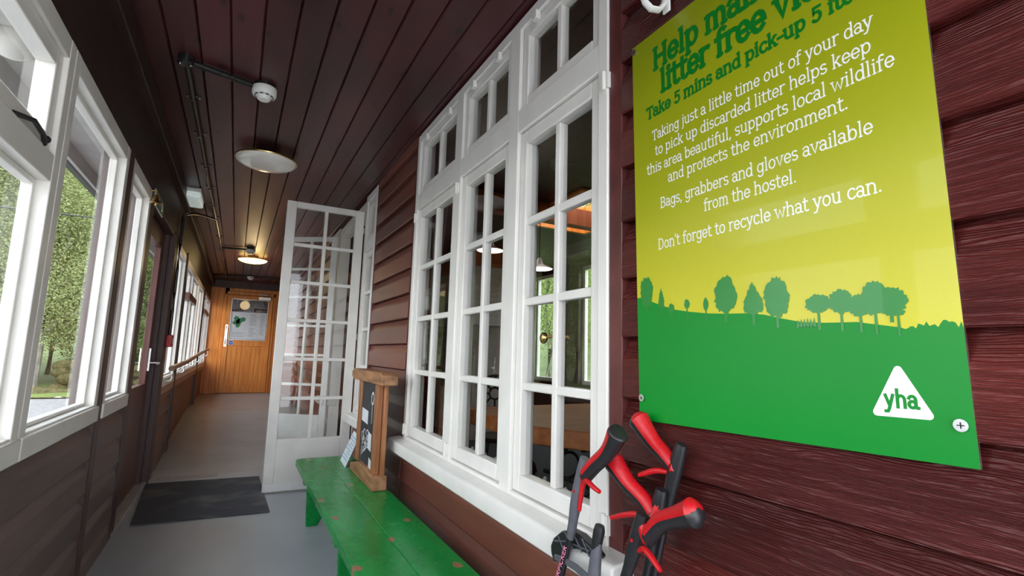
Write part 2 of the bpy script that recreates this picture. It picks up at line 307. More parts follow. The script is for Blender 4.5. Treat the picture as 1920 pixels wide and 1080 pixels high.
# ------------------------------------------------------------------ floor, ceiling
struct(MB().box(-0.75, 1.0, YB, 5.38, -0.12, 0.0), 'floor', floor_m, 'blue-grey vinyl porch floor in the foreground', 'floor')
r_ = MB(); r_.prism([(5.38, -0.12), (5.38, 0.0), (8.7, RZ), (YE, RZ), (YE, -0.12)], 'x', -0.70, 1.0)
struct(r_, 'floor_ramp', ramp_m, 'worn grey vinyl ramp rising to the pine door', 'floor')
struct(MB().box(-0.50, -0.05, 5.26, 5.37, 0.0, 0.003), 'trim_floor', strip_m, 'pale worn tape strip across floor behind the doormat', 'trim')
cb = MB(); p = 0.129; x = -0.531 - p
while x < 1.0:
    g = 0.006
    cb.prism([(x + 0.001, ZC + 0.03), (x + 0.001, ZC + 0.008), (x + g, ZC), (x + p - g, ZC), (x + p - 0.001, ZC + 0.008), (x + p - 0.001, ZC + 0.03)], 'y', YB, YE)
    x += p
cb.box(-0.95, 1.05, YB, YE, ZC + 0.028, ZC + 0.10)
struct(cb, 'ceiling', ceil_m, 'dark maroon tongue-and-groove porch ceiling', 'ceiling')
plate_m = mat('near_black_brown_paint', (0.026, 0.012, 0.010), 0.5, noise=8, var=0.25, bump=0.15, stretch=(6, 1, 1))
struct(MB().box(-0.66, XL + 0.004, YB, YE, 2.09, ZC), 'trim_left', plate_m, 'dark wall plate above the left windows', 'trim')
struct(MB().box(XL - 0.05, XL + 0.05, YB, YE, ZC - 0.11, ZC - 0.001), 'trim_cornice', plate_m, 'dark cornice board along the left edge of the ceiling', 'trim', bevel=0.006)

# ------------------------------------------------------------------ right wall boarding
PITCH, ZOFF = 0.1608, 0.053
def siding(mb, x, s, y0, y1, z0, z1, pitch=PITCH, zoff=ZOFF, d=0.034):
    """ship-lap boards; s = -1 faces -X, +1 faces +X"""
    k = math.floor((z0 - zoff) / pitch)
    while True:
        zb = zoff + k * pitch; k += 1
        if zb >= z1: break
        prof = [(-0.004, 0.0), (d * 0.93, 0.0), (d, 0.005), (d * 0.92, pitch * 0.62), (d * 0.84, pitch * 0.68), (d * 0.62, pitch * 0.77), (d * 0.36, pitch * 0.87), (d * 0.24, pitch * 0.945), (-0.004, pitch * 0.95), (-0.004, pitch)]
        pts = []
        for dd, h in prof:
            z = min(max(zb + h, z0), z1); pts.append((x + s * dd, z))
        zs = [q[1] for q in pts]
        if max(zs) - min(zs) < 0.004: continue
        # drop doubled points
        out = []
        for q in pts:
            if not out or (abs(q[0]-out[-1][0]) + abs(q[1]-out[-1][1])) > 1e-5: out.append(q)
        mb.prism(out, 'y', y0, y1)
Y1a, Y1b = 1.118, 3.005        # main window
Y2a, Y2b = 4.07, 4.47          # near sidelight
Y3a, Y3b = 5.83, 6.25          # far sidelight
wr = MB()
wx = XR + 0.020
siding(wr, wx, -1, YB, 1.06, 0.0, ZC)
wq = MB()
siding(wq, wx, -1, 1.06, Y1b + 0.02, 0.0, 0.545)
siding(wq, wx, -1, 3.05, Y2a - 0.026, 0.0, ZC)
siding(wq, wx, -1, Y2a - 0.026, Y2b, 0.0, 0.535)
siding(wq, wx, -1, Y3a, Y3b, 0.0, 0.535)
siding(wq, wx, -1, Y3b + 0.02, YE, 0.0, ZC)
struct(wq, 'wall_right_far', smooth_m, 'smooth maroon boarding around and below the white windows', 'wall')
struct(MB().box(XR - 0.014, XR + 0.03, Y2a - 0.026, Y2a - 0.001, 0.56, ZC), 'trim_sidelight', trim_m, 'maroon trim board beside the narrow sidelight', 'trim', bevel=0.003)
for a, b, z0, z1 in ((YB, Y1a, 0, ZC), (Y1a, Y1b, 0, 0.56), (Y1b, Y2a, 0, ZC), (Y2a, Y2b, 0, 0.55), (Y3a, Y3b, 0, 0.55), (Y3b, YE, 0, ZC), (Y1a, Y1b, 2.49, ZC), (Y2a, Y3b, 2.47, ZC)):
    wr.box(wx, wx + 0.10, a, b, z0, z1)
struct(wr, 'wall_right', siding_m, 'glossy maroon overlapping timber boarding along the right side', 'wall')
struct(MB().box(XR - 0.012, XR + 0.03, 1.062, Y1a - 0.001, 0.62, ZC), 'trim_right', trim_m, 'maroon vertical trim board between big window and sign', 'trim', bevel=0.003)
struct(MB().box(XR - 0.008, XR + 0.03, Y1b + 0.001, Y1b + 0.052, 0.56, ZC), 'trim_right_end', trim_m, 'dark maroon trim board at far edge of big window', 'trim', bevel=0.003)

# ------------------------------------------------------------------ window builders (wall along Y)
def sash(mb, x0, x1, y0, y1, z0, z1, st, rt, rb, nc, nr, mu, mx0=None, mx1=None):
    """stiles, rails and glazing bars of one sash"""
    mb.box(x0, x1, y0, y0 + st, z0, z1); mb.box(x0, x1, y1 - st, y1, z0, z1)
    mb.box(x0, x1, y0 + st, y1 - st, z0, z0 + rb); mb.box(x0, x1, y0 + st, y1 - st, z1 - rt, z1)
    a, b, c, d = y0 + st, y1 - st, z0 + rb, z1 - rt
    mx0 = x0 if mx0 is None else mx0; mx1 = x1 if mx1 is None else mx1
    for i in range(1, nc):
        yy = a + (b - a) * i / nc; mb.box(mx0, mx1, yy - mu / 2, yy + mu / 2, c, d)
    for j in range(1, nr):
        zz = c + (d - c) * j / nr; mb.box(mx0 + .0012, mx1 - .0012, a, b, zz - mu / 2, zz + mu / 2)
    return (a, b, c, d)
def pane(x, r, parent, m=None, name='pane'):
    a, b, c, d = r
    return MB().poly([(x, a, c), (x, b, c), (x, b, d), (x, a, d)]).build(name, m or glass_m, parent)

def hinge(y, z, parent, x):
    h = MB(); h.tube([(x, y, z - 0.03), (x, y, z + 0.03)], 0.007, 10); h.box(x, x + 0.012, y - 0.018, y + 0.018, z - 0.025, z + 0.025)
    return h.build('hinge', white_m, parent, smooth=True)

# ------------------------------------------------------------------ big window on the right
w = thing('window_7', 'large white three-light paned window beside the green sign', 'window', (0, 0, 0), kind='structure')
f = MB(); jx0, jx1 = XR - 0.018, XR + 0.085
TZ0, TZ1 = 2.005, 2.10
cols = [(Y1a + 0.045, 1.675), (1.755, 2.265), (2.345, Y1b - 0.045)]
f.box(jx0, jx1, Y1a, Y1a + 0.045, 0.60, 2.50); f.box(jx0, jx1, Y1b - 0.045, Y1b, 0.60, 2.50)
f.box(jx0 + .0015, jx1 - .0015, Y1a + .045, Y1b - .045, 2.455, 2.505); f.box(jx0 + .0015, jx1 - .0015, Y1a + .045, Y1b - .045, 0.56, 0.635); f.box(jx0 + .0015, jx1 - .0015, Y1a + .045, Y1b - .045, TZ0, TZ1)
for a, b in ((1.675, 1.755), (2.265, 2.345)): f.box(jx0 + .0005, jx1 - .0005, a, b, 0.60, 2.50)
f.build('window_frame', white_m, w, bevel=0.004)
for i, (a, b) in enumerate(cols):
    s = MB(); r = sash(s, XR - 0.004, XR + 0.045, a + 0.003, b - 0.003, 0.638, TZ0 - 0.003, 0.048, 0.055, 0.06, 2, 4, 0.030, XR + 0.004, XR + 0.04)
    so = s.build('casement', white_m, w, bevel=0.005); pane(XR + 0.022, r, so)
    s = MB(); r = sash(s, XR - 0.004, XR + 0.045, a + 0.003, b - 0.003, TZ1 + 0.003, 2.452, 0.045, 0.045, 0.045, 2, 1, 0.028, XR + 0.004, XR + 0.04)
    so = s.build('top_light', white_m, w, bevel=0.005); pane(XR + 0.022, r, so)
    for yy in (a + 0.12, b - 0.12):
        k = MB(); k.box(XR - 0.026, XR - 0.004, yy - 0.016, yy + 0.016, 2.425, 2.462); k.build('hinge', white_m, so, bevel=0.003)
for yy in (1.128, 2.30, 2.975):
    hinge(yy, 0.675, w, XR - 0.024); hinge(yy, 1.955, w, XR - 0.024)
k = MB(); k.ball((XR + 0.075, 1.60, 1.19), 0.022, (0.6, 1, 1)); k.tube([(XR + 0.075, 1.60, 1.19), (XR + 0.085, 1.52, 1.20), (XR + 0.085, 1.44, 1.19)], 0.006, 8)
k.build('window_latch', brass_m, w, smooth=True)
s = MB(); s.prism([(0.85, 0.545), (0.85, 0.605), (0.856, 0.614), (0.915, 0.622), (1.03, 0.625), (1.03, 0.545)], 'y', 1.02, 3.09)
s.build('window_sill', white_m, w, bevel=0.006)

# sidelights either side of the double doors
def sidelight(n, y0, y1, label):
    w = thing('window_%d' % n, label, 'window', kind='structure')
    f = MB(); f.box(jx0, jx1, y0, y0 + 0.05, 0.58, 2.50); f.box(jx0, jx1, y1 - 0.05, y1, 0.58, 2.50); f.box(jx0 + .001, jx1 - .001, y0 + .05, y1 - .05, 2.44, 2.50)
    f.box(jx0 + .001, jx1 - .001, y0 + .05, y1 - .05, 0.56, 0.63); f.box(jx0 + .001, jx1 - .001, y0 + .05, y1 - .05, 1.98, 2.07); f.build('window_frame', white_m, w, bevel=0.004)
    s = MB(); r = sash(s, XR - 0.006, XR + 0.04, y0 + 0.052, y1 - 0.052, 0.632, 1.978, 0.045, 0.05, 0.055, 1, 4, 0.03); o = s.build('casement', white_m, w, bevel=0.004); pane(XR + 0.02, r, o)
    s = MB(); r = sash(s, XR - 0.006, XR + 0.04, y0 + 0.052, y1 - 0.052, 2.072, 2.438, 0.045, 0.045, 0.045, 1, 1, 0.03); o = s.build('top_light', white_m, w, bevel=0.004); pane(XR + 0.02, r, o)
    s = MB(); s.prism([(0.85, 0.535), (0.85, 0.595), (0.858, 0.605), (1.0, 0.615), (1.0, 0.535)], 'y', y0 - 0.06, y1 + 0.02); s.build('window_sill', white_m, w, bevel=0.005)
    return w
sidelight(8, Y2a, Y2b, 'narrow white sidelight window on the near side of the open glazed doors')
sidelight(9, Y3a, Y3b, 'narrow white sidelight window beyond the open glazed doors')

# double glazed doors, both leaves open into the porch
dz0, dz1, LW = 0.012, 2.365, 0.635
dframe = MB()
dframe.box(XR - 0.01, XR + 0.10, Y2b + 0.001, Y2b + 0.055, 0, 2.47); dframe.box(XR - 0.01, XR + 0.10, Y3a - 0.055, Y3a - 0.001, 0, 2.47); dframe.box(XR - 0.01, XR + 0.10, Y2b + 0.055, Y3a - 0.055, 2.385, 2.47)
struct(dframe, 'door_frame', white_m, 'white frame of the double glazed doorway', 'door frame', bevel=0.004)
def leaf(name, label, loc, rz):
    d = thing(name, label, 'door', loc, rz, kind='structure')
    f = MB(); st = 0.075
    r = sash(f, -0.02, 0.02, 0, LW, dz0, dz1, st, 0.05, 0.40, 2, 6, 0.028, -0.014, 0.014)
    f.build('door_leaf', white_m, d, bevel=0.004); pane(0.0, r, d)
    q = MB(); q.box(-0.024, 0.024, 0.004, LW - 0.004, dz0 + 0.004, dz0 + 0.06); q.build('kick_rail', whitedirty_m, d, bevel=0.003)
    for z in (0.35, 1.25, 2.2): hinge(0.0, z, d, 0.026)
    return d
leaf('door_1', 'nearer white many-paned glazed door leaf standing open across the corridor', (0.905, 4.50, 0), math.radians(90))
leaf('door_2', 'farther white many-paned glazed door leaf seen through the nearer leaf', (0.905, 5.77, 0.022), math.radians(54))

# ------------------------------------------------------------------ left wall
wl = MB(); lx = XL - 0.026
LW3 = 3.80
siding(wl, lx, 1, YB, 3.03, 0.0, 0.765, pitch=0.158, zoff=-0.035, d=0.032)
siding(wl, lx, 1, 3.13, LW3 - 0.03, 0.0, 0.765, pitch=0.158, zoff=-0.035, d=0.032)
wl.box(lx - 0.10, lx, YB, LW3, -0.25, 0.765)
siding(wl, lx, 1, 5.42, 6.32, 0.0, 0.76, pitch=0.158, zoff=0.02, d=0.032); wl.box(lx - 0.10, lx, 5.40, YE, -0.25, 0.76)
struct(wl, 'wall_left', left_m, 'brown overlapping boarding below the left windows', 'wall')
struct(MB().box(lx - 0.002, lx + 0.008, 6.42, YE, 0.05, 0.76), 'wall_left_panel', panel_m, 'flat pale brown panelling beside the ramp', 'wall')
def lpost(name, y0, y1, x1, z0, z1, label, m=None): return struct(MB().box(XL - 0.10, x1, y0, y1, z0, z1), name, m or darktrim_m, label, 'post', bevel=0.004)
lpost('trim_post', 3.03, 3.13, XL + 0.008, 0.0, 2.10, 'brown post between the first left windows')
lpost('trim_post_door', LW3 - 0.035, LW3 + 0.03, XL + 0.006, 0.0, 2.10, 'brown post just before the glazed brown door')
lpost('trim_pier', 5.18, 5.38, XL + 0.012, 0.0, 2.12, 'dark brown pier after the glazed brown door')
lpost('trim_post_ramp', 6.31, 6.42, XL + 0.02, 0.02, 2.12, 'first dark post between the far windows')
lpost('trim_post_end', 9.68, 9.84, XL + 0.02, 0.1, 2.12, 'second dark post between the far windows')

def left_window(n, y0, y1, label, z0=0.765, zt=2.09, lights=None, transoms=(), thick=0.062):
    """fixed white timber window: deep reveals, glass set near the outside"""
    w = thing('window_%d' % n, label, 'window', kind='structure')
    fx1 = XL + 0.006; fx0 = XL - thick
    f = MB(); fw = 0.055
    f.box(fx0, fx1, y0, y0 + fw, z0 + 0.065, zt); f.box(fx0, fx1, y1 - fw, y1, z0 + 0.065, zt); f.box(fx0 + .001, fx1 - .001, y0 + fw, y1 - fw, zt - 0.065, zt); f.box(fx0 + .001, fx1 - .001, y0 + fw, y1 - fw, z0 + 0.066, z0 + 0.078)
    lights = lights or [(y0 + fw, y1 - fw)]
    for (a0, b0), (a1, b1) in zip(lights[:-1], lights[1:]): f.box(fx0 + .0005, fx1 - .0005, b0, a1, z0 + 0.066, zt)
    f.build('window_frame', white_m, w, bevel=0.003)
    s = MB(); s.box(fx0, XL + 0.016, y0, y1, z0, z0 + 0.070); s.build('window_sill', white_m, w, bevel=0.004)
    for (a, b), tr in zip(lights, transoms or [None] * len(lights)):
        spans = [(z0 + 0.078, zt - 0.065)] if not tr else [(z0 + 0.078, tr[0]), (tr[1], zt - 0.065)]
        for i, (c, d) in enumerate(spans):
            s = MB(); vent = i == 1
            if vent: r = sash(s, fx0 + 0.004, fx1 - 0.014, a + .004, b - .004, c + .004, d - .004, 0.052, 0.05, 0.05, 1, 1, 0.02)
            else: r = sash(s, fx0 + 0.004, fx0 + 0.034, a, b, c, d, 0.018, 0.018, 0.014, 1, 1, 0.02)
            o = s.build('vent_sash' if vent else 'glazing_bead', white_m, w, bevel=0.003); pane(fx0 + 0.016, r, o, leftglass_m)
        if tr:
            s = MB(); s.box(fx0 + .001, fx1 - .001, a, b, tr[0], tr[1]); s.build('transom', white_m, w, bevel=0.003)
    return w
w1 = left_window(1, 0.10, 2.055, 'nearest left window with an opening top vent', lights=[(0.155, 1.02), (1.10, 2.0)], transoms=[(1.615, 1.70), (1.615, 1.70)])
st = MB(); st.tube([(XL - 0.01, 1.70, 1.71), (XL + 0.012, 1.78, 1.725), (XL + 0.012, 1.86, 1.715), (XL + 0.006, 1.90, 1.70)], 0.007, 8); st.ball((XL + 0.008, 1.90, 1.715), 0.012); st.build('window_stay', black_m, w1, smooth=True)
left_window(2, 2.06, 3.03, 'second left window with a clear view of the gravel drive')
left_window(3, 3.13, LW3 - 0.035, 'narrow third left window showing a red shingle wall')
pipe_m2 = pipe_m
left_window(4, 5.40, 6.31, 'first far window next to the red call point')
w5 = left_window(5, 6.42, 9.68, 'long far window above the handrail', lights=[(6.475, 7.42), (7.52, 8.55), (8.65, 9.625)], transoms=[None, None, None])
w6 = left_window(6, 9.84, YE - 0.01, 'last far window next to the pine wall', lights=[(9.895, 10.9), (11.0, 11.93)], transoms=[None, None])
b_ = MB(); b_.box(XL - 0.075, XL + 0.012, 7.10, 8.20, 1.69, 1.77); b_.build('brown_transom', doorbrown_m, w5, bevel=0.003)
b_ = MB(); b_.box(XL - 0.075, XL + 0.012, 10.45, 11.7, 1.73, 1.80); b_.build('brown_transom', doorbrown_m, w6, bevel=0.003)
struct(MB().box(XL - 0.02, XL + 0.014, 5.40, YE, 0.70, 0.763), 'trim_sill', pale_m, 'pale timber band below the far windows', 'trim', bevel=0.003)

# brown glazed outside door set back in the left wall
d3 = thing('door_3', 'brown glazed outside door with lever handle in the left wall', 'door', kind='structure')
f = MB(); r = sash(f, -0.66, -0.615, 3.93, 5.10, 0.02, 2.06, 0.13, 0.13, 0.80, 1, 1, 0.03); f.build('door_leaf', doorbrown_m, d3, bevel=0.004); pane(-0.64, r, d3, leftglass_m)
f = MB(); f.box(-0.67, XL + 0.004, LW3 + 0.03, 3.925, 0, 2.10); f.box(-0.67, XL - 0.03, 5.105, 5.18, 0, 2.10); f.box(-0.67, XL + 0.002, 3.925, 5.105, 2.065, 2.10); f.build('door_jamb', darktrim_m, d3, bevel=0.003)
k = MB(); k.box(-0.615, -0.603, 4.99, 5.03, 0.92, 1.10); k.tube([(-0.605, 5.01, 0.985), (-0.545, 5.01, 0.985), (-0.540, 4.93, 0.985), (-0.540, 4.89, 0.985)], 0.011, 10); k.build('door_handle', chrome_m, d3, smooth=True)
f = MB(); f.box(-0.72, XL + 0.006, 3.84, 5.17, 0.0, 0.018); f.build('threshold', strip_m, d3, bevel=0.003)

# ------------------------------------------------------------------ end wall and pine door
we = MB(); yw = YE
xx = -0.72
while xx < -0.30:
    we.prism([(xx, yw + 0.02), (xx, yw + 0.006), (xx + 0.006, yw), (xx + 0.094, yw), (xx + 0.10, yw + 0.006), (xx + 0.10, yw + 0.02)], 'z', RZ, 2.37); xx += 0.10
we.box(0.655, 1.0, yw, yw + 0.02, RZ, 2.37); we.box(-0.30, 0.655, yw, yw + 0.02, 2.27, 2.37)
we.box(-0.75, 1.05, yw + 0.02, yw + 0.08, -0.1, ZC + 0.05)
struct(we, 'wall_end', pine_m, 'orange pine boarded end wall of the corridor', 'wall')
struct(MB().box(-0.72, 1.0, yw - 0.03, yw + 0.02, 2.37, ZC), 'trim_end', darktrim_m, 'dark maroon beam above the pine door', 'trim')
dp = thing('door_4', 'orange pine door with half glass pane at corridor end', 'door', (0, yw, RZ), kind='structure')
H = 2.03
f = MB(); f.box(-0.30, -0.255, -0.025, 0.0, 0, H + 0.07); f.box(0.615, 0.66, -0.025, 0.0, 0, H + 0.07); f.box(-0.30, 0.66, -0.025, 0.0, H + 0.005, H + 0.07); f.build('door_frame', pine_m, dp, bevel=0.004)
f = MB(); f.box(-0.25, -0.165, -0.045, -0.002, 0.01, H); f.box(0.53, 0.612, -0.045, -0.002, 0.01, H); f.box(-0.165, 0.53, -0.045, -0.002, 1.95, H); f.box(-0.165, 0.53, -0.045, -0.002, 0.97, 1.09); f.box(-0.165, 0.53, -0.045, -0.002, 0.01, 0.17)
f.build('door_leaf', pine_m, dp, bevel=0.004)
f = MB(); x = -0.165
while x < 0.52:
    f.prism([(x, -0.005), (x, -0.025), (x + 0.005, -0.031), (x + 0.0819, -0.031), (x + 0.0869, -0.025), (x + 0.0869, -0.005)], 'z', 0.17, 0.97); x += 0.0869
f.build('lower_panel', pine_m, dp)
f = MB(); f.poly([(-0.165, -0.025, 1.09), (0.53, -0.025, 1.09), (0.53, -0.025, 1.95), (-0.165, -0.025, 1.95)]); f.build('pane', glass_m, dp)
f = MB()
for a, b, c, d in ((-0.165, -0.155, 1.09, 1.95), (0.52, 0.53, 1.09, 1.95), (-0.165, 0.53, 1.09, 1.10), (-0.165, 0.53, 1.94, 1.95)): f.box(a, b, -0.05, -0.04, c, d)
f.build('glazing_bead', alu_m, dp)
f = MB(); f.box(-0.165, 0.53, -0.012, -0.004, 1.09, 1.95); f.build('backing', indark_m, dp)
f = MB(); f.box(-0.235, -0.19, -0.052, -0.045, 0.95, 1.40); f.tube([(-0.212, -0.05, 1.36), (-0.212, -0.095, 1.34), (-0.212, -0.095, 1.02), (-0.212, -0.05, 1.00)], 0.012, 10); f.build('pull_handle', chrome_m, dp, smooth=True)
f = MB(); f.box(0.33, 0.56, -0.10, -0.045, 1.955, 2.015); f.tube([(0.50, -0.09, 2.015), (0.50, -0.13, 2.06), (0.40, -0.05, 2.075), (0.34, -0.03, 2.08)], 0.010, 8); f.build('door_closer', alu_m, dp, bevel=0.004)
k = MB(); k.lathe([(0.0, 0), (0.052, 0.0), (0.052, 0.004), (0.0, 0.004)], n=24, axis='y'); st_ = k.build('sticker', paper_m, dp, loc=(-0.11, -0.0495, 1.03))
k = MB(); k.lathe([(0.0, 0), (0.040, 0.0), (0.040, 0.002), (0.0, 0.002)], n=24, axis='y'); k.build('sticker_disc', blueprint_m, st_, loc=(0, -0.0015, 0))
k = MB(); k.box(-0.026, 0.026, -0.002, 0.0, -0.007, 0.007); k.build('sticker_mark', paper_m, st_, loc=(0, -0.002, 0))

# notice behind the glass of the pine door
nb = thing('notice', 'white printed notice with green leaf emblem behind pine door glass', 'notice', (0, yw - 0.036, RZ + 1.11))
MB().box(-0.15, 0.515, 0.0, 0.006, 0.0, 0.57).build('notice_sheet', paper_m, nb)
lf = MB()
def leafshape(cx, cz, a, L, wd):
    pts = []
    for k in range(24):
        t = 2 * math.pi * k / 24; rr = 1 + 0.16 * math.cos(7 * t); u = math.cos(t) * L * rr; v = math.sin(t) * wd * rr
        pts.append((cx + u * math.cos(a) - v * math.sin(a), -0.0015, cz + u * math.sin(a) + v * math.cos(a)))
    lf.poly(pts)
leafshape(-0.04, 0.40, 1.9, 0.085, 0.05); leafshape(0.035, 0.395, 0.45, 0.095, 0.05); leafshape(-0.01, 0.30, -1.9, 0.065, 0.04); leafshape(-0.075, 0.33, 2.7, 0.05, 0.03)
lf.build('leaf_emblem', leafprint_m, nb)
for rows_ in ([(0.13, -0.12, 0.10), (0.10, -0.12, 0.06), (0.06, -0.12, 0.12)], [(0.52 - 0.028 * i, 0.20, 0.20 + random.uniform(0.10, 0.15)) for i in range(9)], [(0.23 - 0.028 * i, 0.20, 0.20 + random.uniform(0.08, 0.15)) for i in range(7)], [(0.52 - 0.03 * i, 0.40, 0.40 + random.uniform(0.06, 0.10)) for i in range(15)]):
    tx = MB()
    for z, x0, x1 in rows_: tx.box(x0, x1, -0.0015, -0.0005, z, z + 0.008)
    tx.build('notice_text', greyink_m, nb)

# ------------------------------------------------------------------ stroke lettering
def arc(cx, cy, rx, ry, a0, a1, n=12): return [(cx + rx * math.cos(math.radians(a0 + (a1 - a0) * i / n)), cy + ry * math.sin(math.radians(a0 + (a1 - a0) * i / n))) for i in range(n + 1)]
def sf(x, y, l=.13, r=.13): return ('s', [(x - l, y), (x + r, y)])
GL = {
 'a': (.80, [arc(.34, .70, .28, .30, 155, 0) + [(.62, .10), (.70, 0), (.80, 0)], arc(.34, .28, .28, .28, 0, 360)]),
 'b': (.92, [[(.17, 1.5), (.17, 0)], arc(.50, .5, .33, .5, 0, 360), sf(.17, 1.5, .14, 0)]),
 'c': (.78, [arc(.45, .5, .36, .5, 45, 318)]),
 'd': (.92, [[(.74, 1.5), (.74, 0)], arc(.41, .5, .33, .5, 0, 360), sf(.74, 1.5, .14, 0), sf(.74, 0, 0, .14)]),
 'e': (.82, [[(.09, .5), (.75, .5)] , arc(.42, .5, .34, .5, 0, 318)]),
 'f': (.56, [[(.22, 0), (.22, 1.2)] + arc(.44, 1.2, .22, .30, 180, 50), [(.04, 1.0), (.50, 1.0)], sf(.22, 0)]),
 'g': (.88, [arc(.41, .53, .32, .47, 0, 360), [(.73, 1.0), (.73, -.12)] + arc(.42, -.12, .31, .34, 0, -150), sf(.73, 1.0, 0, .14)]),
 'h': (.96, [[(.18, 1.5), (.18, 0)], arc(.48, .62, .30, .38, 180, 0) + [(.78, 0)], sf(.18, 0), sf(.78, 0), sf(.18, 1.5, .14, 0)]),
 'i': (.42, [[(.22, 1.0), (.22, 0)], ('d', (.22, 1.36)), sf(.22, 0), sf(.22, 1.0, .14, 0)]),
 'j': (.42, [[(.26, 1.0), (.26, -.15)] + arc(.06, -.15, .20, .28, 0, -80), ('d', (.26, 1.36)), sf(.26, 1.0, .14, 0)]),
 'k': (.88, [[(.18, 1.5), (.18, 0)], [(.70, 1.0), (.22, .45)], [(.38, .62), (.76, 0)], sf(.18, 0), sf(.76, 0), sf(.18, 1.5, .14, 0), sf(.70, 1.0)]),
 'l': (.42, [[(.21, 1.5), (.21, 0)], sf(.21, 0), sf(.21, 1.5, .14, 0)]),
 'm': (1.42, [[(.18, 1.0), (.18, 0)], arc(.44, .62, .26, .38, 180, 0) + [(.70, 0)], arc(.96, .62, .26, .38, 180, 0) + [(1.22, 0)], sf(.18, 0), sf(.70, 0, .1, .1), sf(1.22, 0), sf(.18, 1.0, .14, 0)]),
 'n': (.96, [[(.18, 1.0), (.18, 0)], arc(.48, .62, .30, .38, 180, 0) + [(.78, 0)], sf(.18, 0), sf(.78, 0), sf(.18, 1.0, .14, 0)]),
 'o': (.88, [arc(.44, .5, .35, .5, 0, 360)]),
 'p': (.92, [[(.17, 1.0), (.17, -.45)], arc(.50, .5, .33, .5, 0, 360), sf(.17, -.45), sf(.17, 1.0, .14, 0)]),
 'r': (.66, [[(.18, 1.0), (.18, 0)], arc(.50, .60, .32, .38, 175, 65), sf(.18, 0), sf(.18, 1.0, .14, 0)]),
 's': (.70, [arc(.35, .75, .26, .25, 35, 270) + arc(.35, .26, .28, .25, 85, -145)]),
 't': (.58, [[(.22, 1.32), (.22, .25)] + arc(.42, .25, .20, .25, 180, 310), [(.04, 1.0), (.50, 1.0)]]),
 'u': (.96, [[(.18, 1.0), (.18, .38)] + arc(.46, .38, .28, .38, 180, 360), [(.74, 1.0), (.74, 0)], sf(.18, 1.0, .14, 0), sf(.74, 1.0, .14, 0), sf(.74, 0, 0, .14)]),
 'v': (.84, [[(.10, 1.0), (.42, 0), (.74, 1.0)], sf(.10, 1.0), sf(.74, 1.0)]),
 'w': (1.26, [[(.10, 1.0), (.36, 0), (.63, .85), (.90, 0), (1.16, 1.0)], sf(.10, 1.0), sf(1.16, 1.0)]),
 'y': (.84, [[(.10, 1.0), (.42, .05)], [(.74, 1.0), (.34, -.25), (.24, -.42), (.06, -.42)], sf(.10, 1.0), sf(.74, 1.0)]),
 'H': (1.16, [[(.20, 1.4), (.20, 0)], [(.96, 1.4), (.96, 0)], [(.20, .72), (.96, .72)], sf(.20, 0), sf(.96, 0), sf(.20, 1.4), sf(.96, 1.4)]),
 'T': (1.02, [[(.51, 1.4), (.51, 0)], [(.06, 1.4), (.96, 1.4)], sf(.51, 0, .17, .17), ('s', [(.06, 1.4), (.06, 1.16)]), ('s', [(.96, 1.4), (.96, 1.16)])]),
 'D': (1.10, [[(.20, 1.4), (.20, 0)], [(.20, 1.4), (.48, 1.4)] + arc(.48, .7, .48, .7, 90, -90) + [(.20, 0)], sf(.20, 0, .14, 0), sf(.20, 1.4, .14, 0)]),
 'B': (1.02, [[(.20, 1.4), (.20, 0)], [(.20, 1.4), (.52, 1.4)] + arc(.52, 1.07, .30, .33, 90, -90) + [(.20, .74)], [(.52, .74)] + arc(.54, .37, .36, .37, 90, -90) + [(.20, 0)], sf(.20, 0, .14, 0), sf(.20, 1.4, .14, 0)]),
 '5': (.86, [[(.72, 1.35), (.24, 1.35), (.20, .78)] + arc(.42, .46, .33, .44, 125, -140)]),
 ',': (.34, [('d', (.16, .05)), [(.18, .05), (.08, -.22)]]), '.': (.34, [('d', (.16, .07))]), "'": (.24, [[(.13, 1.5), (.10, 1.15)]]), '-': (.50, [[(.06, .5), (.44, .5)]]), ' ': (.40, []),
 'L': (.80, [[(.14, 1.4), (.14, 0), (.74, 0)]]), 'I': (.30, [[(.15, 1.4), (.15, 0)]]), 'E': (.84, [[(.76, 1.4), (.14, 1.4), (.14, 0), (.76, 0)], [(.14, .72), (.66, .72)]]),
 'R': (.92, [[(.14, 0), (.14, 1.4), (.5, 1.4)] + arc(.50, 1.05, .30, .35, 90, -90) + [(.14, .7)], [(.45, .7), (.82, 0)]]), 'P': (.88, [[(.14, 0), (.14, 1.4), (.5, 1.4)] + arc(.50, 1.02, .30, .38, 90, -90) + [(.14, .64)]]),
 'C': (.98, [arc(.55, .7, .44, .7, 45, 315)]), 'K': (.92, [[(.14, 1.4), (.14, 0)], [(.80, 1.4), (.18, .62)], [(.36, .84), (.84, 0)]]), 'F': (.80, [[(.74, 1.4), (.14, 1.4), (.14, 0)], [(.14, .72), (.64, .72)]]), 'x': (.8, [[(.08, 1), (.72, 0)], [(.72, 1), (.08, 0)]]),
}
def text_width(s, sp=0.0): return sum(GL[c][0] + sp for c in s)
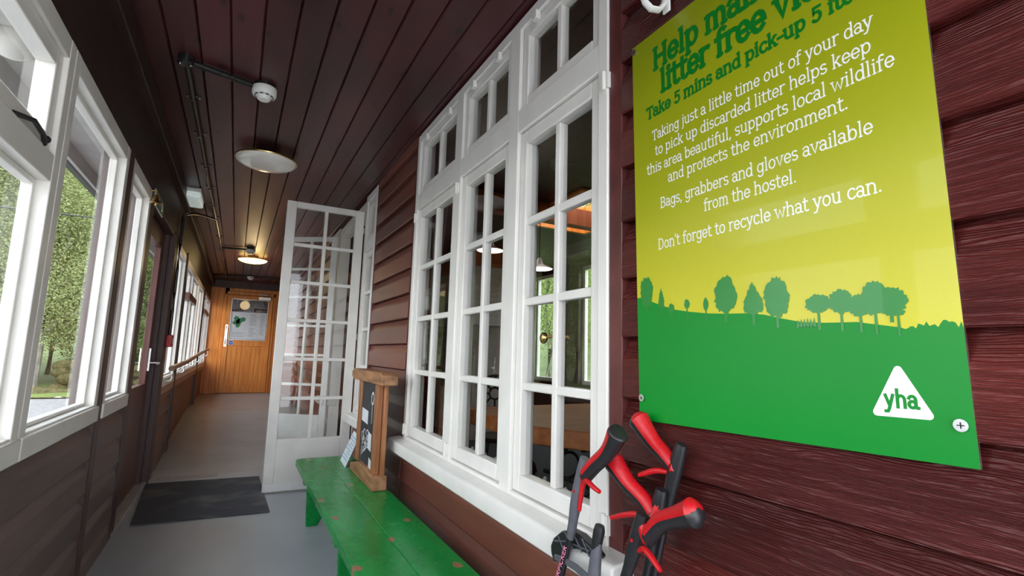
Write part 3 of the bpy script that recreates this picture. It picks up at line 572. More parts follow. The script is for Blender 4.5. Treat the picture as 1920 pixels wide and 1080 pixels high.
def lettering(mb, s, place, xh, wt, width=None, serif=True, sp=0.06, t=0.0004):
    """flat printed letters; place(u, v, h) -> 3-D point, h = height above the face"""
    kx = xh if width is None else width / text_width(s, sp)
    pen = 0.0; lay = [0]
    def ribbon(pts, w):
        P = [Vector((q[0] * kx, q[1] * xh)) for q in pts]
        h = t + 0.000012 * (lay[0] % 9); lay[0] += 1
        L = []; R = []
        closed = (P[0] - P[-1]).length < 1e-6 and len(P) > 3
        for i, q in enumerate(P):
            a = P[i-1] if i > 0 else (P[-2] if closed else None); b = P[i+1] if i < len(P) - 1 else (P[1] if closed else None)
            d1 = (q - a).normalized() if a is not None and (q - a).length > 1e-9 else None
            d2 = (b - q).normalized() if b is not None and (b - q).length > 1e-9 else None
            d = ((d1 or d2) + (d2 or d1)); d = d.normalized() if d.length > 1e-6 else (d1 or d2)
            nn = Vector((-d.y, d.x)); c = 1.0
            if d1 is not None and d2 is not None: c = min(1.6, 1 / max(0.4, nn.dot(Vector((-d1.y, d1.x)))))
            ext = d * (-w * .5 if a is None else (w * .5 if b is None else 0))
            L.append(q + nn * w * .5 * c + ext); R.append(q - nn * w * .5 * c + ext)
        lv = [mb.bm.verts.new(place(v.x, v.y, h)) for v in L]; rv = [mb.bm.verts.new(place(v.x, v.y, h)) for v in R]
        for i in range(len(P) - 1):
            mb.bm.faces.new((lv[i], rv[i], rv[i+1], lv[i+1]))
    for ch in s:
        adv, strokes = GL[ch]
        for st in strokes:
            if isinstance(st, tuple):
                if st[0] == 's':
                    if serif: ribbon([(pen + a, b) for a, b in st[1]], wt * xh * .72)
                else:
                    r = wt * .68 * xh / kx; ry = wt * .68
                    cx, cy = st[1]
                    mb.poly([place((pen + cx + r * math.cos(2*math.pi*k/12)) * kx, (cy + ry * math.sin(2*math.pi*k/12)) * xh, t) for k in range(12)])
            else: ribbon([(pen + a, b) for a, b in st], wt * xh)
        pen += adv + sp

# ------------------------------------------------------------------ litter sign
SW, SH = 0.672, 1.030
sg = thing('sign_board', 'large green and lime printed board on the maroon wall', 'sign', (0.918, 0.991, 0.968)); sg.rotation_euler = (math.radians(-1.15), 0, 0)
# local frame: Y runs toward -world Y so u = -y; faces -X
def SP(u, v, h): return (-h, -u, v)
MB().box(0.0, 0.006, -SW, 0.0, 0.0, SH).build('board', alu_m, sg)
MB().poly([SP(0, 0, .0002), SP(SW, 0, .0002), SP(SW, SH, .0002), SP(0, SH, .0002)]).build('print_face', sign_m, sg)
# battens holding it off the boards are hidden behind it
hillpts = [(0, .312), (.02, .311), (.05, .298), (.09, .283), (.13, .270), (.17, .262), (.22, .254), (.27, .249), (.32, .246), (.36, .240), (.40, .229), (.44, .219), (.48, .216), (.53, .214), (.57, .206), (.60, .200)]
top = []
for i in range(len(hillpts) - 1):
    (a, b), (c, d) = hillpts[i], hillpts[i+1]
    for k in range(4):
        t = k / 4; top.append((a + (c - a) * t, b + (d - b) * t))
rr = random.Random(3); u = .60
while u < SW: top.append((u, .196 + rr.uniform(0, .010) + (0.006 if rr.random() > .8 else 0))); u += .0035
top.append((SW, .196))
hg = MB(); hv = [SP(u, v, .0004) for u, v in top]
for (u0, v0), (u1, v1) in zip(top[:-1], top[1:]): hg.poly([SP(u0, 0, .0004), SP(u1, 0, .0004), SP(u1, v1, .0004), SP(u0, v0, .0004)])
hg.build('hill_print', printgreen_m, sg)
rt = random.Random(11); tn = [0]
def treeprint(u, base, w, h, kind, trunk=0.0):
    """silhouette with ragged outline"""
    tg = MB(); hh0 = .0008 + .00004 * tn[0]; tn[0] += 1
    n = 44; pts = []; cz = base + trunk + (h - trunk) / 2; hh = (h - trunk) / 2
    for k in range(n):
        a = 2 * math.pi * k / n; r = 1 + rt.uniform(-.11, .11); sa, ca = math.sin(a), math.cos(a)
        if kind == 'round': px, pz = ca, sa
        elif kind == 'oval': px, pz = ca * (1 - .12 * sa), sa
        elif kind == 'pine': px, pz = ca * (0.62 - 0.42 * sa) * 1.25, sa
        elif kind == 'cyp': px, pz = ca * (1 - abs(sa) ** 3 * .55), sa
        pts.append((u + px * r * w / 2, cz + pz * (r if kind != 'cyp' else 1) * hh))
    c = (u, cz)
    for k in range(n): tg.poly([SP(*c, hh0), SP(*pts[k], hh0), SP(*pts[(k+1) % n], hh0)])
    tw = max(.0022, w * .06); h2 = hh0 - .00002; tg.poly([SP(u - tw, base - .012, h2), SP(u + tw, base - .012, h2), SP(u + tw * .7, cz, h2), SP(u - tw * .7, cz, h2)])
    tg.build('tree_print', printtree_m, sg)
for a in ((.035, .285, .046, .078, 'round'), (.085, .275, .022, .052, 'pine'), (.118, .262, .019, .024, 'round'), (.166, .258, .016, .034, 'oval', .012), (.220, .248, .014, .042, 'cyp', .010),
          (.272, .243, .055, .088, 'oval', .006), (.338, .232, .048, .075, 'pine', .010), (.389, .224, .052, .088, 'oval', .010),
          (.468, .216, .046, .052, 'round', .018), (.507, .212, .040, .060, 'round', .018), (.537, .208, .045, .052, 'round', .016), (.560, .203, .040, .078, 'oval', .020), (.583, .222, .046, .045, 'round'), (.592, .2, .02, .03, 'round', .02)): treeprint(*a)
tg = MB(); rr = random.Random(5); u = .425
while u < .46: tg.poly([SP(u, .210, .0009), SP(u + .008, .210, .0009), SP(u + .004, .222 + rr.uniform(0, .006), .0009)]); u += .006
tg.build('grass_print', printtree_m, sg)
LINES = [("Help maintain a", .080, .600, .921, .0415, .30, "d"), ("litter free view", .104, .570, .846, .0415, .30, "d"), ("Take 5 mins and pick-up 5 items", .051, .625, .791, .0215, .30, 'd'),
         ("Taking just a little time out of your day", .069, .598, .724, .0185, .155, 'w'), ("to pick up discarded litter helps keep", .078, .592, .680, .0185, .155, 'w'), ("this area beautiful, supports local wildlife", .047, .624, .636, .0185, .155, 'w'),
         ("and protects the environment.", .120, .548, .594, .0185, .155, 'w'), ("Bags, grabbers and gloves available", .091, .583, .534, .0185, .155, 'w'), ("from the hostel.", .226, .446, .490, .0185, .155, 'w'), ("Don't forget to recycle what you can.", .080, .588, .428, .0185, .155, 'w')]
for s, a, b, v, xh, wt, c in LINES:
    lm = MB(); lettering(lm, s, lambda U, V, h, a=a, v=v: SP(a + U, v + V, h), xh, wt, width=b - a)
    lm.build('lettering', printdark_m if c == 'd' else printwhite_m, sg)
# triangle logo with rounded corners
lg = MB(); tri = [(.584, .147), (.539, .061), (.629, .061)]; pts = []
cen = Vector((sum(q[0] for q in tri) / 3, sum(q[1] for q in tri) / 3)); rad = .006
for i in range(3):
    q = Vector(tri[i]); d = (cen - q).normalized(); inn = q + d * rad * 2
    base = math.atan2(-d.y, -d.x)
    for k in range(7): a = base + math.radians(-60 + 20 * k); pts.append((inn.x + rad * math.cos(a), inn.y + rad * math.sin(a)))
cx = cen
ang = sorted(pts, key=lambda q: math.atan2(q[1] - cx.y, q[0] - cx.x))
lg.poly([SP(u, v, .0008) for u, v in ang]); lgo = lg.build('triangle_logo', printwhite_m, sg)
lm = MB(); lettering(lm, 'yha', lambda U, V, h: SP(.5615 + U, .0775 + V, h + .0008), .0175, .27, width=.047, serif=False, sp=.10); lm.build('logo_letters', printgreen_m, lgo)
for u, v in ((.012, .055), (.657, .058), (.010, 1.012), (.657, 1.012)):
    k = MB(); k.lathe([(0.0, 0.004), (.006, 0.004), (.0085, .002), (.009, 0.0)], n=20, axis='x'); so = k.build('screw', chrome_m, sg, smooth=True, loc=(-0.005, -u, v))
    k = MB(); k.box(-.0006, 0.0, -.0045, .0045, -.0008, .0008); k.box(-.0006, 0.0, -.0008, .0008, -.0045, .0045); k.build('screw_slot', black_m, so, loc=(0.0002, 0, 0))

# hook above the sign
hk = thing('wall_hook', 'white metal hook screwed to the boarding above the sign', 'hook', (0.913, 0.872, 2.03))
k = MB(); k.box(-.006, 0.0, -.012, .012, -.01, .16); k.build('back_plate', plastic_m, hk, bevel=.002)
k = MB(); k.tube([(-.004, 0, 0.05), (-.012, .0, .01), (-.03, .002, -.012), (-.052, .006, -.014), (-.066, .012, .002), (-.072, .016, .022)], .0075, 10, flat=1.4); k.build('hook_arm', plastic_m, hk, smooth=True)
for z in (.03, .12):
    k = MB(); k.lathe([(0, -.009), (.004, -.0085), (.006, -.006)], n=12, axis='x'); k.build('screw', chrome_m, hk, smooth=True, loc=(0, 0, z))

# ------------------------------------------------------------------ green bench
bn = thing('bench', 'long low green painted bench under the big window', 'bench', (0.64, 2.7, 0))
BY0, BY1 = 1.45 - 2.7, 3.985 - 2.7
def plank(x0, x1, rc):
    m = MB(); pts = []
    def corner(cx, cy, r, a0):
        for k in range(7): a = math.radians(a0 + 15 * k); pts.append((cx + r * math.cos(a), cy + r * math.sin(a)))
    pts = []
    for (cx, cy, a0, r) in ((x1 - rc[2], BY1 - rc[2], 0, rc[2]), (x0 + rc[3], BY1 - rc[3], 90, rc[3]), (x0 + rc[0], BY0 + rc[0], 180, rc[0]), (x1 - rc[1], BY0 + rc[1], 270, rc[1])):
        for k in range(7): a = math.radians(a0 + 15 * k); pts.append((cx + r * math.cos(a), cy + r * math.sin(a)))
    m.prism(pts, 'z', .312, .350); return m
plank(.437 - .64, .632 - .64, (.05, .003, .003, .06)).build('seat_plank', bench_m, bn, bevel=.007)
plank(.6335 - .64, .826 - .64, (.003, .03, .03, .003)).build('seat_plank', bench_m, bn, bevel=.007)
for yy in (3.60, 2.45, 1.75):
    m = MB(); y = yy - 2.7
    m.prism([(.49 - .64, 0.0), (.56 - .64, 0.0), (.60 - .64, .07), (.68 - .64, .07), (.72 - .64, 0.0), (.80 - .64, 0.0), (.80 - .64, .312), (.475 - .64, .312)], 'y', y - .018, y + .018); m.build('leg', bench_m, bn, bevel=.004)
for yy in (3.60, 2.45, 1.75):
    m = MB(); m.box(.455 - .64, .475 - .64, yy - 2.7 - .045, yy - 2.7 + .03, .262, .311); m.build('bracket', bench_m, bn, bevel=.003)

# ------------------------------------------------------------------ chalkboard on the bench
cbz = .351
ck = thing('chalkboard', 'wooden framed chalkboard standing on the green bench', 'chalkboard', (0.765, 3.20, cbz))
m = MB(); y0, y1 = -.29, .31
m.prism([(y0, 0.0), (y0, .078), (y0 + .12, .078), (y0 + .20, .088), (y1 - .20, .088), (y1 - .10, .066), (y1, .045), (y1, 0.0)], 'x', -.04, .045); m.build('base_block', rough_m, ck, bevel=.004)
m = MB(); m.prism([(-.39, .585), (-.39, .640), (-.36, .655), (.38, .655), (.42, .635), (.42, .605), (.36, .585)], 'x', -.045, .05); m.build('cap_block', rough_m, ck, bevel=.005)
for a, b in ((-.235, -.165), (.195, .265)):
    m = MB(); m.box(-.022, .010, a, b, .078, .588); m.build('stile', timber_m, ck, bevel=.003)
m = MB(); m.box(-.012, .004, -.167, .197, .086, .588); m.build('slate_panel', slate_m, ck)
for a, b in ((-.27, -.21), (.22, .28)):
    m = MB(); m.box(.012, .034, a, b, .07, .588); m.build('back_leg', timber_m, ck, bevel=.003)
dr = MB()
def CP(u, v, h): return (-.0125 - h, .19 - u, .09 + v)
def cl(pts, w=.010):
    for (a, b), (c, d) in zip(pts[:-1], pts[1:]):
        v = Vector((c - a, d - b)); L = v.length
        if L < 1e-6: continue
        n = Vector((-v.y, v.x)) / L * w / 2
        dr.poly([CP(a + n.x, b + n.y, .0006), CP(a - n.x, b - n.y, .0006), CP(c - n.x, d - n.y, .0006), CP(c + n.x, d + n.y, .0006)])
cl(arc(.275, .40, .028, .034, 0, 360, 20), .014); cl([(.275, .366), (.275, .25)], .008)
dr.build('chalk_ring', chalk_m, ck); dr = MB()
rr = random.Random(4)
for k in range(7):
    cu, cv = rr.uniform(.06, .22), rr.uniform(.12, .20); cl(arc(cu, cv, rr.uniform(.015, .035), rr.uniform(.015, .03), 0, 330, 14), .007)
for k in range(5): cl([(.05 + .02 * k, .03 + .01 * k), (.06 + .035 * k, .11)], .007)
cl(arc(.13, .07, .05, .05, 20, 190, 14), .012)
dr.build('chalk_drawing', chalk_m, ck)
for (u, v, a, b) in ((.10, .285, .17, .08), (.255, .15, .09, .10), (.29, .02, .06, .07)):
    m = MB(); m.poly([CP(u - a / 2, v - b / 2, .001), CP(u + a / 2, v - b / 2 - .01, .001), CP(u + a / 2, v + b / 2 - .01, .001), CP(u - a / 2, v + b / 2, .001)]); m.build('paper_note', paper_m, ck)

# white printed card leaning beside the chalkboard
cd = thing('card', 'white printed card leaning at an angle against the chalkboard end', 'card', (0.714, 3.70, .3515)); cd.rotation_euler = (0, math.radians(22), math.radians(-3.5))
m = MB(); m.box(-.002, .002, -.125, .125, 0.0, .215); m.build('card_sheet', paper_m, cd)
m = MB()
for i in range(8):
    m.box(-.0032, -.0021, -.105, .105 - (.06 if i % 3 == 2 else 0), .03 + i * .021, .041 + i * .021)
m.build('card_print', ink_m, cd)

# ------------------------------------------------------------------ doormat
dm = thing('doormat', 'flat charcoal doormat on the floor before the open glazed door', 'mat', (-.13, 4.62, 0.0))
m = MB(); m.prism([(-.355, -.595), (.43, -.635), (.405, .475), (-.42, .525)], 'z', 0.001, .010); m.build('mat_pile', mat_m, dm, bevel=.003)

# ------------------------------------------------------------------ litter pickers
def smooth_path(pts, n=4):
    P = [Vector(p) for p in pts]; out = []
    for i in range(len(P) - 1):
        p0 = P[max(i-1, 0)]; p1 = P[i]; p2 = P[i+1]; p3 = P[min(i+2, len(P)-1)]
        for k in range(n):
            t = k / n; out.append(0.5 * ((2*p1) + (p2-p0)*t + (2*p0-5*p1+4*p2-p3)*t*t + (3*p1-p0-3*p2+p3)*t**3))
    out.append(P[-1]); return out
def picker(label, grip, body, trig, foot, accent=None, hw=.0195, text=None):
    """grip: from free end to joint; body: from top of housing down; foot: where the shaft meets the floor"""
    o = thing('litter_picker', label, 'litter picker', foot, group=None)
    F = Vector(foot); L = lambda pts: [Vector(p) - F for p in pts]
    g = smooth_path(L(grip), 5); n = len(g)
    rad = [hw * (1.02 + .34 * max(0, 1 - i / (n * .42)) ** 1.5 - .10 * (i / (n - 1))) for i in range(n)]
    tdir = (g[-1] - g[0]).normalized()
    # which side carries the red grip: the upper side of the handle
    up = Vector((0, 0, 1)); up = (up - tdir * up.dot(tdir)).normalized()
    e0 = (g[0] - g[1]).normalized(); gh_ = [g[0] + e0 * rad[0] * (.16 if accent == 'grey' else .62), g[0] + e0 * rad[0] * (.10 if accent == 'grey' else .42)] + g
    rh_ = [rad[0] * (.80 if accent == 'grey' else .30), rad[0] * (.94 if accent == 'grey' else .72)] + rad
    m = MB(); m.tube(gh_, rh_, 16, flat=.85, up=up); m.build('handle', black_m, o, smooth=True)
    m = MB(); k0 = 1 if accent == 'grey' else 0
    m.tube(([] if k0 else [gh_[0] + up * .003, gh_[1] + up * .003]) + [q + up * .0030 for q in g[k0:-1]], ([] if k0 else [rh_[0] * 1.05, rh_[1] * 1.04]) + [r * 1.03 for r in rad[k0:-1]], 14, flat=.84, up=up, arc=(-96, 96)); m.build('red_grip', red_m, o, smooth=True)
    b = smooth_path(L(body), 4); nb_ = len(b)
    m = MB(); m.tube(b, [hw * (.70 + .22 * math.sin(math.pi * min(1, i / (nb_ * .6)))) * (1 if i < nb_ - 3 else .85) for i in range(nb_)], 14, flat=.8); m.build('housing', black_m if accent != 'grey' else grey_m, o, smooth=True)
    # saddle of red plastic where handle and housing meet
    m = MB(); mid = [b[1] + (g[-1] - b[1]) * t for t in (-.1, .25, .6, 1.0)]
    m.tube([g[-3] + up * .004, g[-1] + up * .004, b[2]], [rad[-3] * .95, rad[-1] * 1.08, hw * .7], 12, flat=.75, up=up); m.build('red_saddle', red_m, o, smooth=True)
    t = smooth_path(L(trig), 4)
    m = MB(); m.tube(t, [.0048 + .0022 * math.sin(math.pi * i / (len(t) - 1)) for i in range(len(t))], 10); m.build('trigger', red_m, o, smooth=True)
    m = MB(); end = b[-1]; m.tube([end, end * .5, Vector((0, 0, .075))], .0095, 12); sh = m.build('shaft', shaft_m, o, smooth=True)
    if accent == 'green':
        d = (end).normalized(); m = MB(); m.tube([end * .86, end * .55], .0102, 12); m.build('green_sleeve', printgreen_m, sh, smooth=True)
    m = MB(); c = b[len(b) // 3]; m.lathe([(0, -hw * .78), (.004, -hw * .78), (.004, -hw * .70)], n=10, axis='x'); m.build('pivot_pin', red_m, o, loc=c)
    for s in (-1, 1):
        m = MB(); m.tube([(0, 0, .085), (0, s * .018, .06), (0, s * .032, .03), (0, s * .012, .006)], [.007, .008, .009, .007], 8, flat=2.2); m.build('jaw', black_m, o, smooth=True)
    if text:
        lm = MB(); d = (Vector((0, 0, .07)) - end).normalized()   # runs upward along the shaft
        start = end + d * .155; upv = -d; nx = Vector((-1, 0, 0)); nx = (nx - upv * nx.dot(upv)).normalized(); side = nx.cross(upv)
        lettering(lm, text, lambda U, V, h: start + upv * U + side * (V - .0065) * 1.0 + nx * (.0100 + h - abs(V - .006) * .25), .0078, .24, width=.135, serif=False, sp=.10)
        lm.build('shaft_lettering', printpink_m, sh)
    return o
picker('litter picker with black-ended grip in front of the window sill, leftmost of the upright ones',
       [(.79, .925, .950), (.80, .972, .898), (.80, 1.022, .858), (.80, 1.062, .822)], [(.80, 1.064, .868), (.80, 1.085, .800), (.80, 1.104, .735), (.80, 1.116, .685), (.80, 1.124, .658)],
       [(.795, 1.078, .738), (.795, 1.070, .785), (.795, 1.060, .812), (.79, 1.040, .818), (.785, 1.010, .812), (.785, .985, .806)], (.72, 1.27, 0.0), accent='grey', text='LITTERPICKER')
picker('litter picker with the highest handle, its red grip touching the sign bottom edge',
       [(.885, .960, .970), (.888, .917, .926), (.89, .880, .900), (.89, .853, .880)], [(.89, .829, .935), (.89, .845, .890), (.89, .862, .835), (.89, .880, .770), (.89, .886, .740)],
       [(.885, .862, .868), (.88, .895, .866), (.875, .922, .856), (.87, .944, .846)], (.80, 1.02, 0.0))
picker('litter picker with dark red grip between the other handles, on the green-sleeved shaft',
       [(.85, 1.012, .862), (.855, .966, .822), (.86, .918, .795), (.86, .886, .768)], [(.865, .866, .832), (.865, .876, .795), (.865, .890, .745), (.865, .902, .690), (.865, .908, .662)],
       [(.86, .890, .758), (.855, .930, .762), (.85, .968, .752), (.845, 1.016, .732)], (.79, 1.03, 0.0), accent='green')
picker('litter picker lowest and nearest, its red grip pointing right over the others',
       [(.79, .708, .832), (.795, .752, .812), (.80, .803, .786), (.80, .842, .745)], [(.80, .858, .790), (.80, .872, .745), (.80, .892, .690), (.80, .912, .640), (.80, .925, .605)],
       [(.79, .858, .716), (.785, .838, .727), (.78, .810, .720), (.775, .782, .706)], (.73, 1.06, 0.0))
# the inverted picker: jaws uppermost
o = thing('litter_picker', 'litter picker standing upside down with its black jaws open before the sill', 'litter picker', (.72, 1.10, 0.0)); F = Vector((.72, 1.10, 0))
L = lambda pts: [Vector(p) - F for p in pts]
m = MB(); m.tube(L([(.79, .998, .690), (.79, 1.005, .655), (.79, 1.012, .600), (.785, 1.022, .540)]), [.012, .0155, .017, .015], 14, flat=.8); m.build('jaw_head', grey_m, o, smooth=True)
m = MB(); m.tube(L([(.79, .990, .728), (.79, .993, .715), (.79, 1.0, .69), (.79, 1.008, .65)]), [.012, .015, .014, .010], 12, flat=.9); m.build('jaw', black_m, o, smooth=True)
m = MB(); m.tube(L([(.785, 1.02, .598), (.79, 1.08, .602), (.795, 1.14, .598), (.80, 1.19, .588)]), [.010, .010, .009, .008], 8, flat=.6); m.build('jaw_arm', grey_m, o, smooth=True)
jp = [(1.237, .582), (1.240, .60), (1.225, .625), (1.19, .652), (1.15, .668), (1.11, .668), (1.06, .655), (1.03, .640), (1.04, .628), (1.08, .632), (1.12, .630), (1.17, .612), (1.20, .572), (1.225, .562)]
m = MB(); m.prism([(y - F.y, z - F.z) for y, z in jp], 'x', .815 - F.x, .845 - F.x); jo = m.build('jaw', black_m, o, bevel=.005)
m = MB()
for a, b in (((1.20, .64), (1.17, .61)), ((1.17, .66), (1.13, .63)), ((1.13, .667), (1.09, .632)), ((1.09, .664), (1.06, .632)), ((1.215, .62), (1.16, .636)), ((1.16, .636), (1.06, .645))):
    m.tube([(.813 - F.x, a[0] - F.y, a[1]), (.813 - F.x, b[0] - F.y, b[1])], .0022, 6)
m.build('jaw_ribs', grey_m, jo, smooth=True)
m = MB(); m.tube(L([(.785, 1.022, .545), (.72, 1.10, .05)]), .0095, 12); m.build('shaft', shaft_m, o, smooth=True)
m = MB(); m.tube(L([(.73, 1.09, .10), (.72, 1.10, .05), (.70, 1.14, .02), (.68, 1.19, .017)]), [.014, .016, .016, .015], 12); m.build('handle', black_m, o, smooth=True)

# ------------------------------------------------------------------ ceiling fittings
def disc_light(label, loc, m_, d=.40):
    o = thing('ceiling_light', label, 'ceiling light', loc); R_ = d / 2
    k = MB(); k.lathe([(.0, 0.0), (.075, 0.0), (.075, -.045), (.0, -.045)], n=32); k.build('base', darktrim_m, o, smooth=True)
    k = MB(); prof = [(R_ * math.cos(a), -.052 - .055 * math.sin(a)) for a in [math.radians(6 * i) for i in range(15)]] + [(0.001, -.107)]
    k.lathe([(R_ * .9, -.044), (R_, -.050)] + prof[1:], n=48); k.build('glass_dish', m_, o, smooth=True)
    k = MB(); k.tube([((R_ + .002) * math.cos(2*math.pi*i/48), (R_ + .002) * math.sin(2*math.pi*i/48), -.049) for i in range(49)], .006, 8, cap=False); k.build('rim', brass_m, o, smooth=True)
    return o
disc_light('unlit cream glass disc ceiling light nearest the camera', (.074, 3.92, ZC), opal_m)
disc_light('lit yellow disc ceiling light farther down the corridor', (.105, 8.55, ZC), lit_m)
pl = bpy.data.lights.new('lamp', 'POINT'); pl.energy = 1.0; pl.color = (1.0, .72, .35); pl.shadow_soft_size = .12; plo = bpy.data.objects.new('lamp', pl); C.objects.link(plo); plo.location = (.105, 8.55, ZC - .24)
def detector(label, loc):
    o = thing('smoke_detector', label, 'smoke detector', loc)
    k = MB(); k.lathe([(.0, 0.0), (.052, 0.0), (.052, -.022), (.0, -.022)], n=28); k.build('mounting_box', pipe_m, o, smooth=True)
    k = MB(); k.lathe([(.058, -.018), (.060, -.022), (.060, -.052), (.055, -.062), (.036, -.066)], n=36); k.build('detector_body', plastic_m, o, smooth=True)
    k = MB(); k.lathe([(.036, -.062), (.034, -.078), (.028, -.084), (.0005, -.086)], n=28); k.build('sensor_cap', plastic_m, o, smooth=True)
    k = MB()
    for i in range(10):
        a = 2 * math.pi * i / 10; c, s_ = math.cos(a), math.sin(a); u = Vector((c, s_, 0)); v = Vector((-s_, c, 0)); q = u * .0437 + Vector((0, 0, -.0640)); e = u * .004 + Vector((0, 0, .001))
        k.tube([q - v * .008, q + v * .008], .0042, 6)
    k.build('vent_slot', black_m, o)
    return o
detector('white smoke detector on black pipe, nearest the camera', (.012, 2.86, ZC))
detector('white smoke detector just before the lit yellow lamp', (.055, 7.85, ZC))
detector('white smoke detector close to the pine door', (.125, 10.85, ZC))
cz = ZC - .02
pp = thing('conduit', 'black conduit pipe running along the ceiling with side branches', 'pipe', (0, 0, 0))
k = MB(); k.tube([(-.337, 2.77, cz), (-.318, 6.2, cz), (-.290, 11.0, cz)], .0125, 12); k.build('main_pipe', pipe_m, pp, smooth=True)
k = MB(); k.lathe([(0, 0.0), (.036, 0.0), (.036, -.036), (.030, -.042), (0, -.043)], c=(-.337, 2.77, ZC), n=24); jb = k.build('junction_box', pipe_m, pp, smooth=True)
for s_ in (-1, 1):
    k = MB(); k.lathe([(0, 0), (.004, 0), (.003, -.003), (0, -.003)], c=(-.337 + s_ * .022, 2.765, ZC - .0425), n=10); k.build('screw', chrome_m, jb, smooth=True)
for pts in ([(-.337, 2.77, cz), (-.046, 2.852, cz)], [(-.308, 7.95, cz), (.005, 7.86, cz)], [(-.29, 11.0, cz), (.09, 10.86, cz)], [(-.60, 11.0, cz), (.80, 10.75, cz)],
            [(-.318, 6.2, cz), (-.44, 5.72, 2.42), (-.505, 5.44, 2.345), (-.526, 5.37, 2.30), (-.528, 5.36, 2.22), (-.528, 5.36, 1.60), (-.528, 5.36, 1.22)]):
    k = MB(); k.tube(smooth_path(pts, 3) if len(pts) > 2 else pts, .0125 if pts[0][0] > -.31 or len(pts) > 2 else .016, 12); k.build('branch_pipe', pipe_m, pp, smooth=True)
for y in (3.2, 3.75, 4.4, 5.0, 5.6, 6.15, 7.2, 8.2, 9.2, 10.2):
    x = -.337 + (y - 2.77) * .0057; k = MB(); k.box(x - .012, x + .012, y - .012, y + .012, ZC - .036, ZC - .002); k.box(x - .036, x + .036, y - .009, y + .009, ZC - .006, ZC - .0005)
    ko = k.build('pipe_clip', pipe_m, pp, bevel=.002)
    for s_ in (-1, 1):
        q = MB(); q.ball((x + s_ * .029, y, ZC - .008), .0055, seg=8); q.build('screw', chrome_m, ko, smooth=True)
em = thing('emergency_light', 'rectangular clear-lensed emergency light on the ceiling near the brown door', 'emergency light', (-.455, 5.33, ZC))
k = MB(); k.box(-.062, .062, -.21, .21, -.035, 0.0); k.build('housing', plastic_m, em, bevel=.006)
k = MB(); k.box(-.058, .058, -.205, .205, -.085, -.035); k.build('lens', prism_m, em, bevel=.014)

ex = thing('exit_sign', 'green illuminated exit sign box above the brown glazed door', 'sign', (XL + .03, 4.05, 2.025))
k = MB(); k.box(-.026, -.018, -.20, .20, 0, .105); k.build('sign_box', plastic_m, ex, bevel=.004)
k = MB(); k.box(-.0178, -.0165, -.195, .195, .005, .10); fc = k.build('sign_face', exitgreen_m, ex)
k = MB(); X_ = -.0160
k.box(X_ - .0004, X_, -.165, -.095, .02, .085)
k.build('door_pictogram', printwhite_m, fc)
k = MB(); k.box(X_ - .0004, X_, -.01, .05, .046, .056); k.poly([(X_, -.045, .051), (X_, -.008, .075), (X_, -.008, .027)]); k.build('arrow', printwhite_m, fc)
k = MB(); k.ball((X_, .100, .078), .008, (.05, 1, 1)); k.tube([(X_, .10, .068), (X_, .108, .045), (X_, .095, .022)], .004, 6, flat=1); k.tube([(X_, .108, .045), (X_, .125, .03), (X_, .138, .03)], .0035, 6); k.tube([(X_, .10, .065), (X_, .085, .05)], .003, 6); k.tube([(X_, .10, .065), (X_, .12, .055)], .003, 6); k.build('running_figure', printwhite_m, fc)
be = thing('door_bell', 'small brass bell hung on the wall before the exit sign', 'bell', (XL + .045, 3.66, 2.01))
k = MB(); k.tube([(-.035, 0, .05), (0, 0, .055), (.005, 0, .03)], .005, 8); k.build('bracket', brass_m, be, smooth=True)
k = MB(); k.lathe([(.004, .03), (.014, .026), (.018, .010), (.022, -.008), (.034, -.024), (.030, -.026)], n=24); k.build('bell_cup', brass_m, be, smooth=True)
k = MB(); k.tube([(0, 0, 0), (0, 0, -.03)], .002, 6); k.ball((0, 0, -.034), .007, seg=8); k.build('clapper', brass_m, be, smooth=True)
cp = thing('call_point', 'red fire alarm call point box on the far window edge', 'alarm call point', (XL + .013, 5.315, 1.115))
k = MB(); k.box(0, .045, -.052, .052, 0, .105); k.build('call_box', red_m, cp, bevel=.006)
k = MB(); k.box(.045, .047, -.03, .03, .03, .075); k.build('break_panel', paper_m, cp, bevel=.001)
# handrail
hr = thing('handrail', 'round timber handrail on white brackets beside the ramp', 'handrail', (XL, 5.45, 0))
rl = [(.062, 0.0, .925), (.062, 1.6, .950), (.062, 4.0, 1.025), (.062, 6.45, 1.082)]
k = MB(); k.tube(rl, .024, 16); k.build('rail', pale_m, hr, smooth=True)
for y in (.12, 1.3, 2.6, 3.8, 5.0, 6.2):
    z = .925 + .157 * y / 6.45 - .005; k = MB(); k.tube(smooth_path([(.004, y, z - .115), (.045, y, z - .115), (.062, y, z - .09), (.062, y, z - .018)], 4), .0075, 10); k.box(.0, .006, y - .02, y + .02, z - .145, z - .085); k.build('bracket', white_m, hr, smooth=True)

# hand sanitiser on the far sill
sb = thing('sanitiser_bottle', 'amber pump bottle with black top seen through the glazed door', 'bottle', (.905, 5.93, .612))
k = MB(); k.lathe([(0.001, 0), (.032, 0), (.035, .006), (.035, .105), (.028, .125), (.012, .135), (0.001, .136)], n=24); k.build('bottle_body', amber_m, sb, smooth=True)
k = MB(); k.lathe([(0.001, .134), (.014, .134), (.014, .155), (.006, .158), (.006, .185), (0.001, .186)], n=16); k.tube([(0, 0, .182), (-.02, -.02, .186), (-.035, -.03, .178)], .006, 8); k.build('pump', black_m, sb, smooth=True)

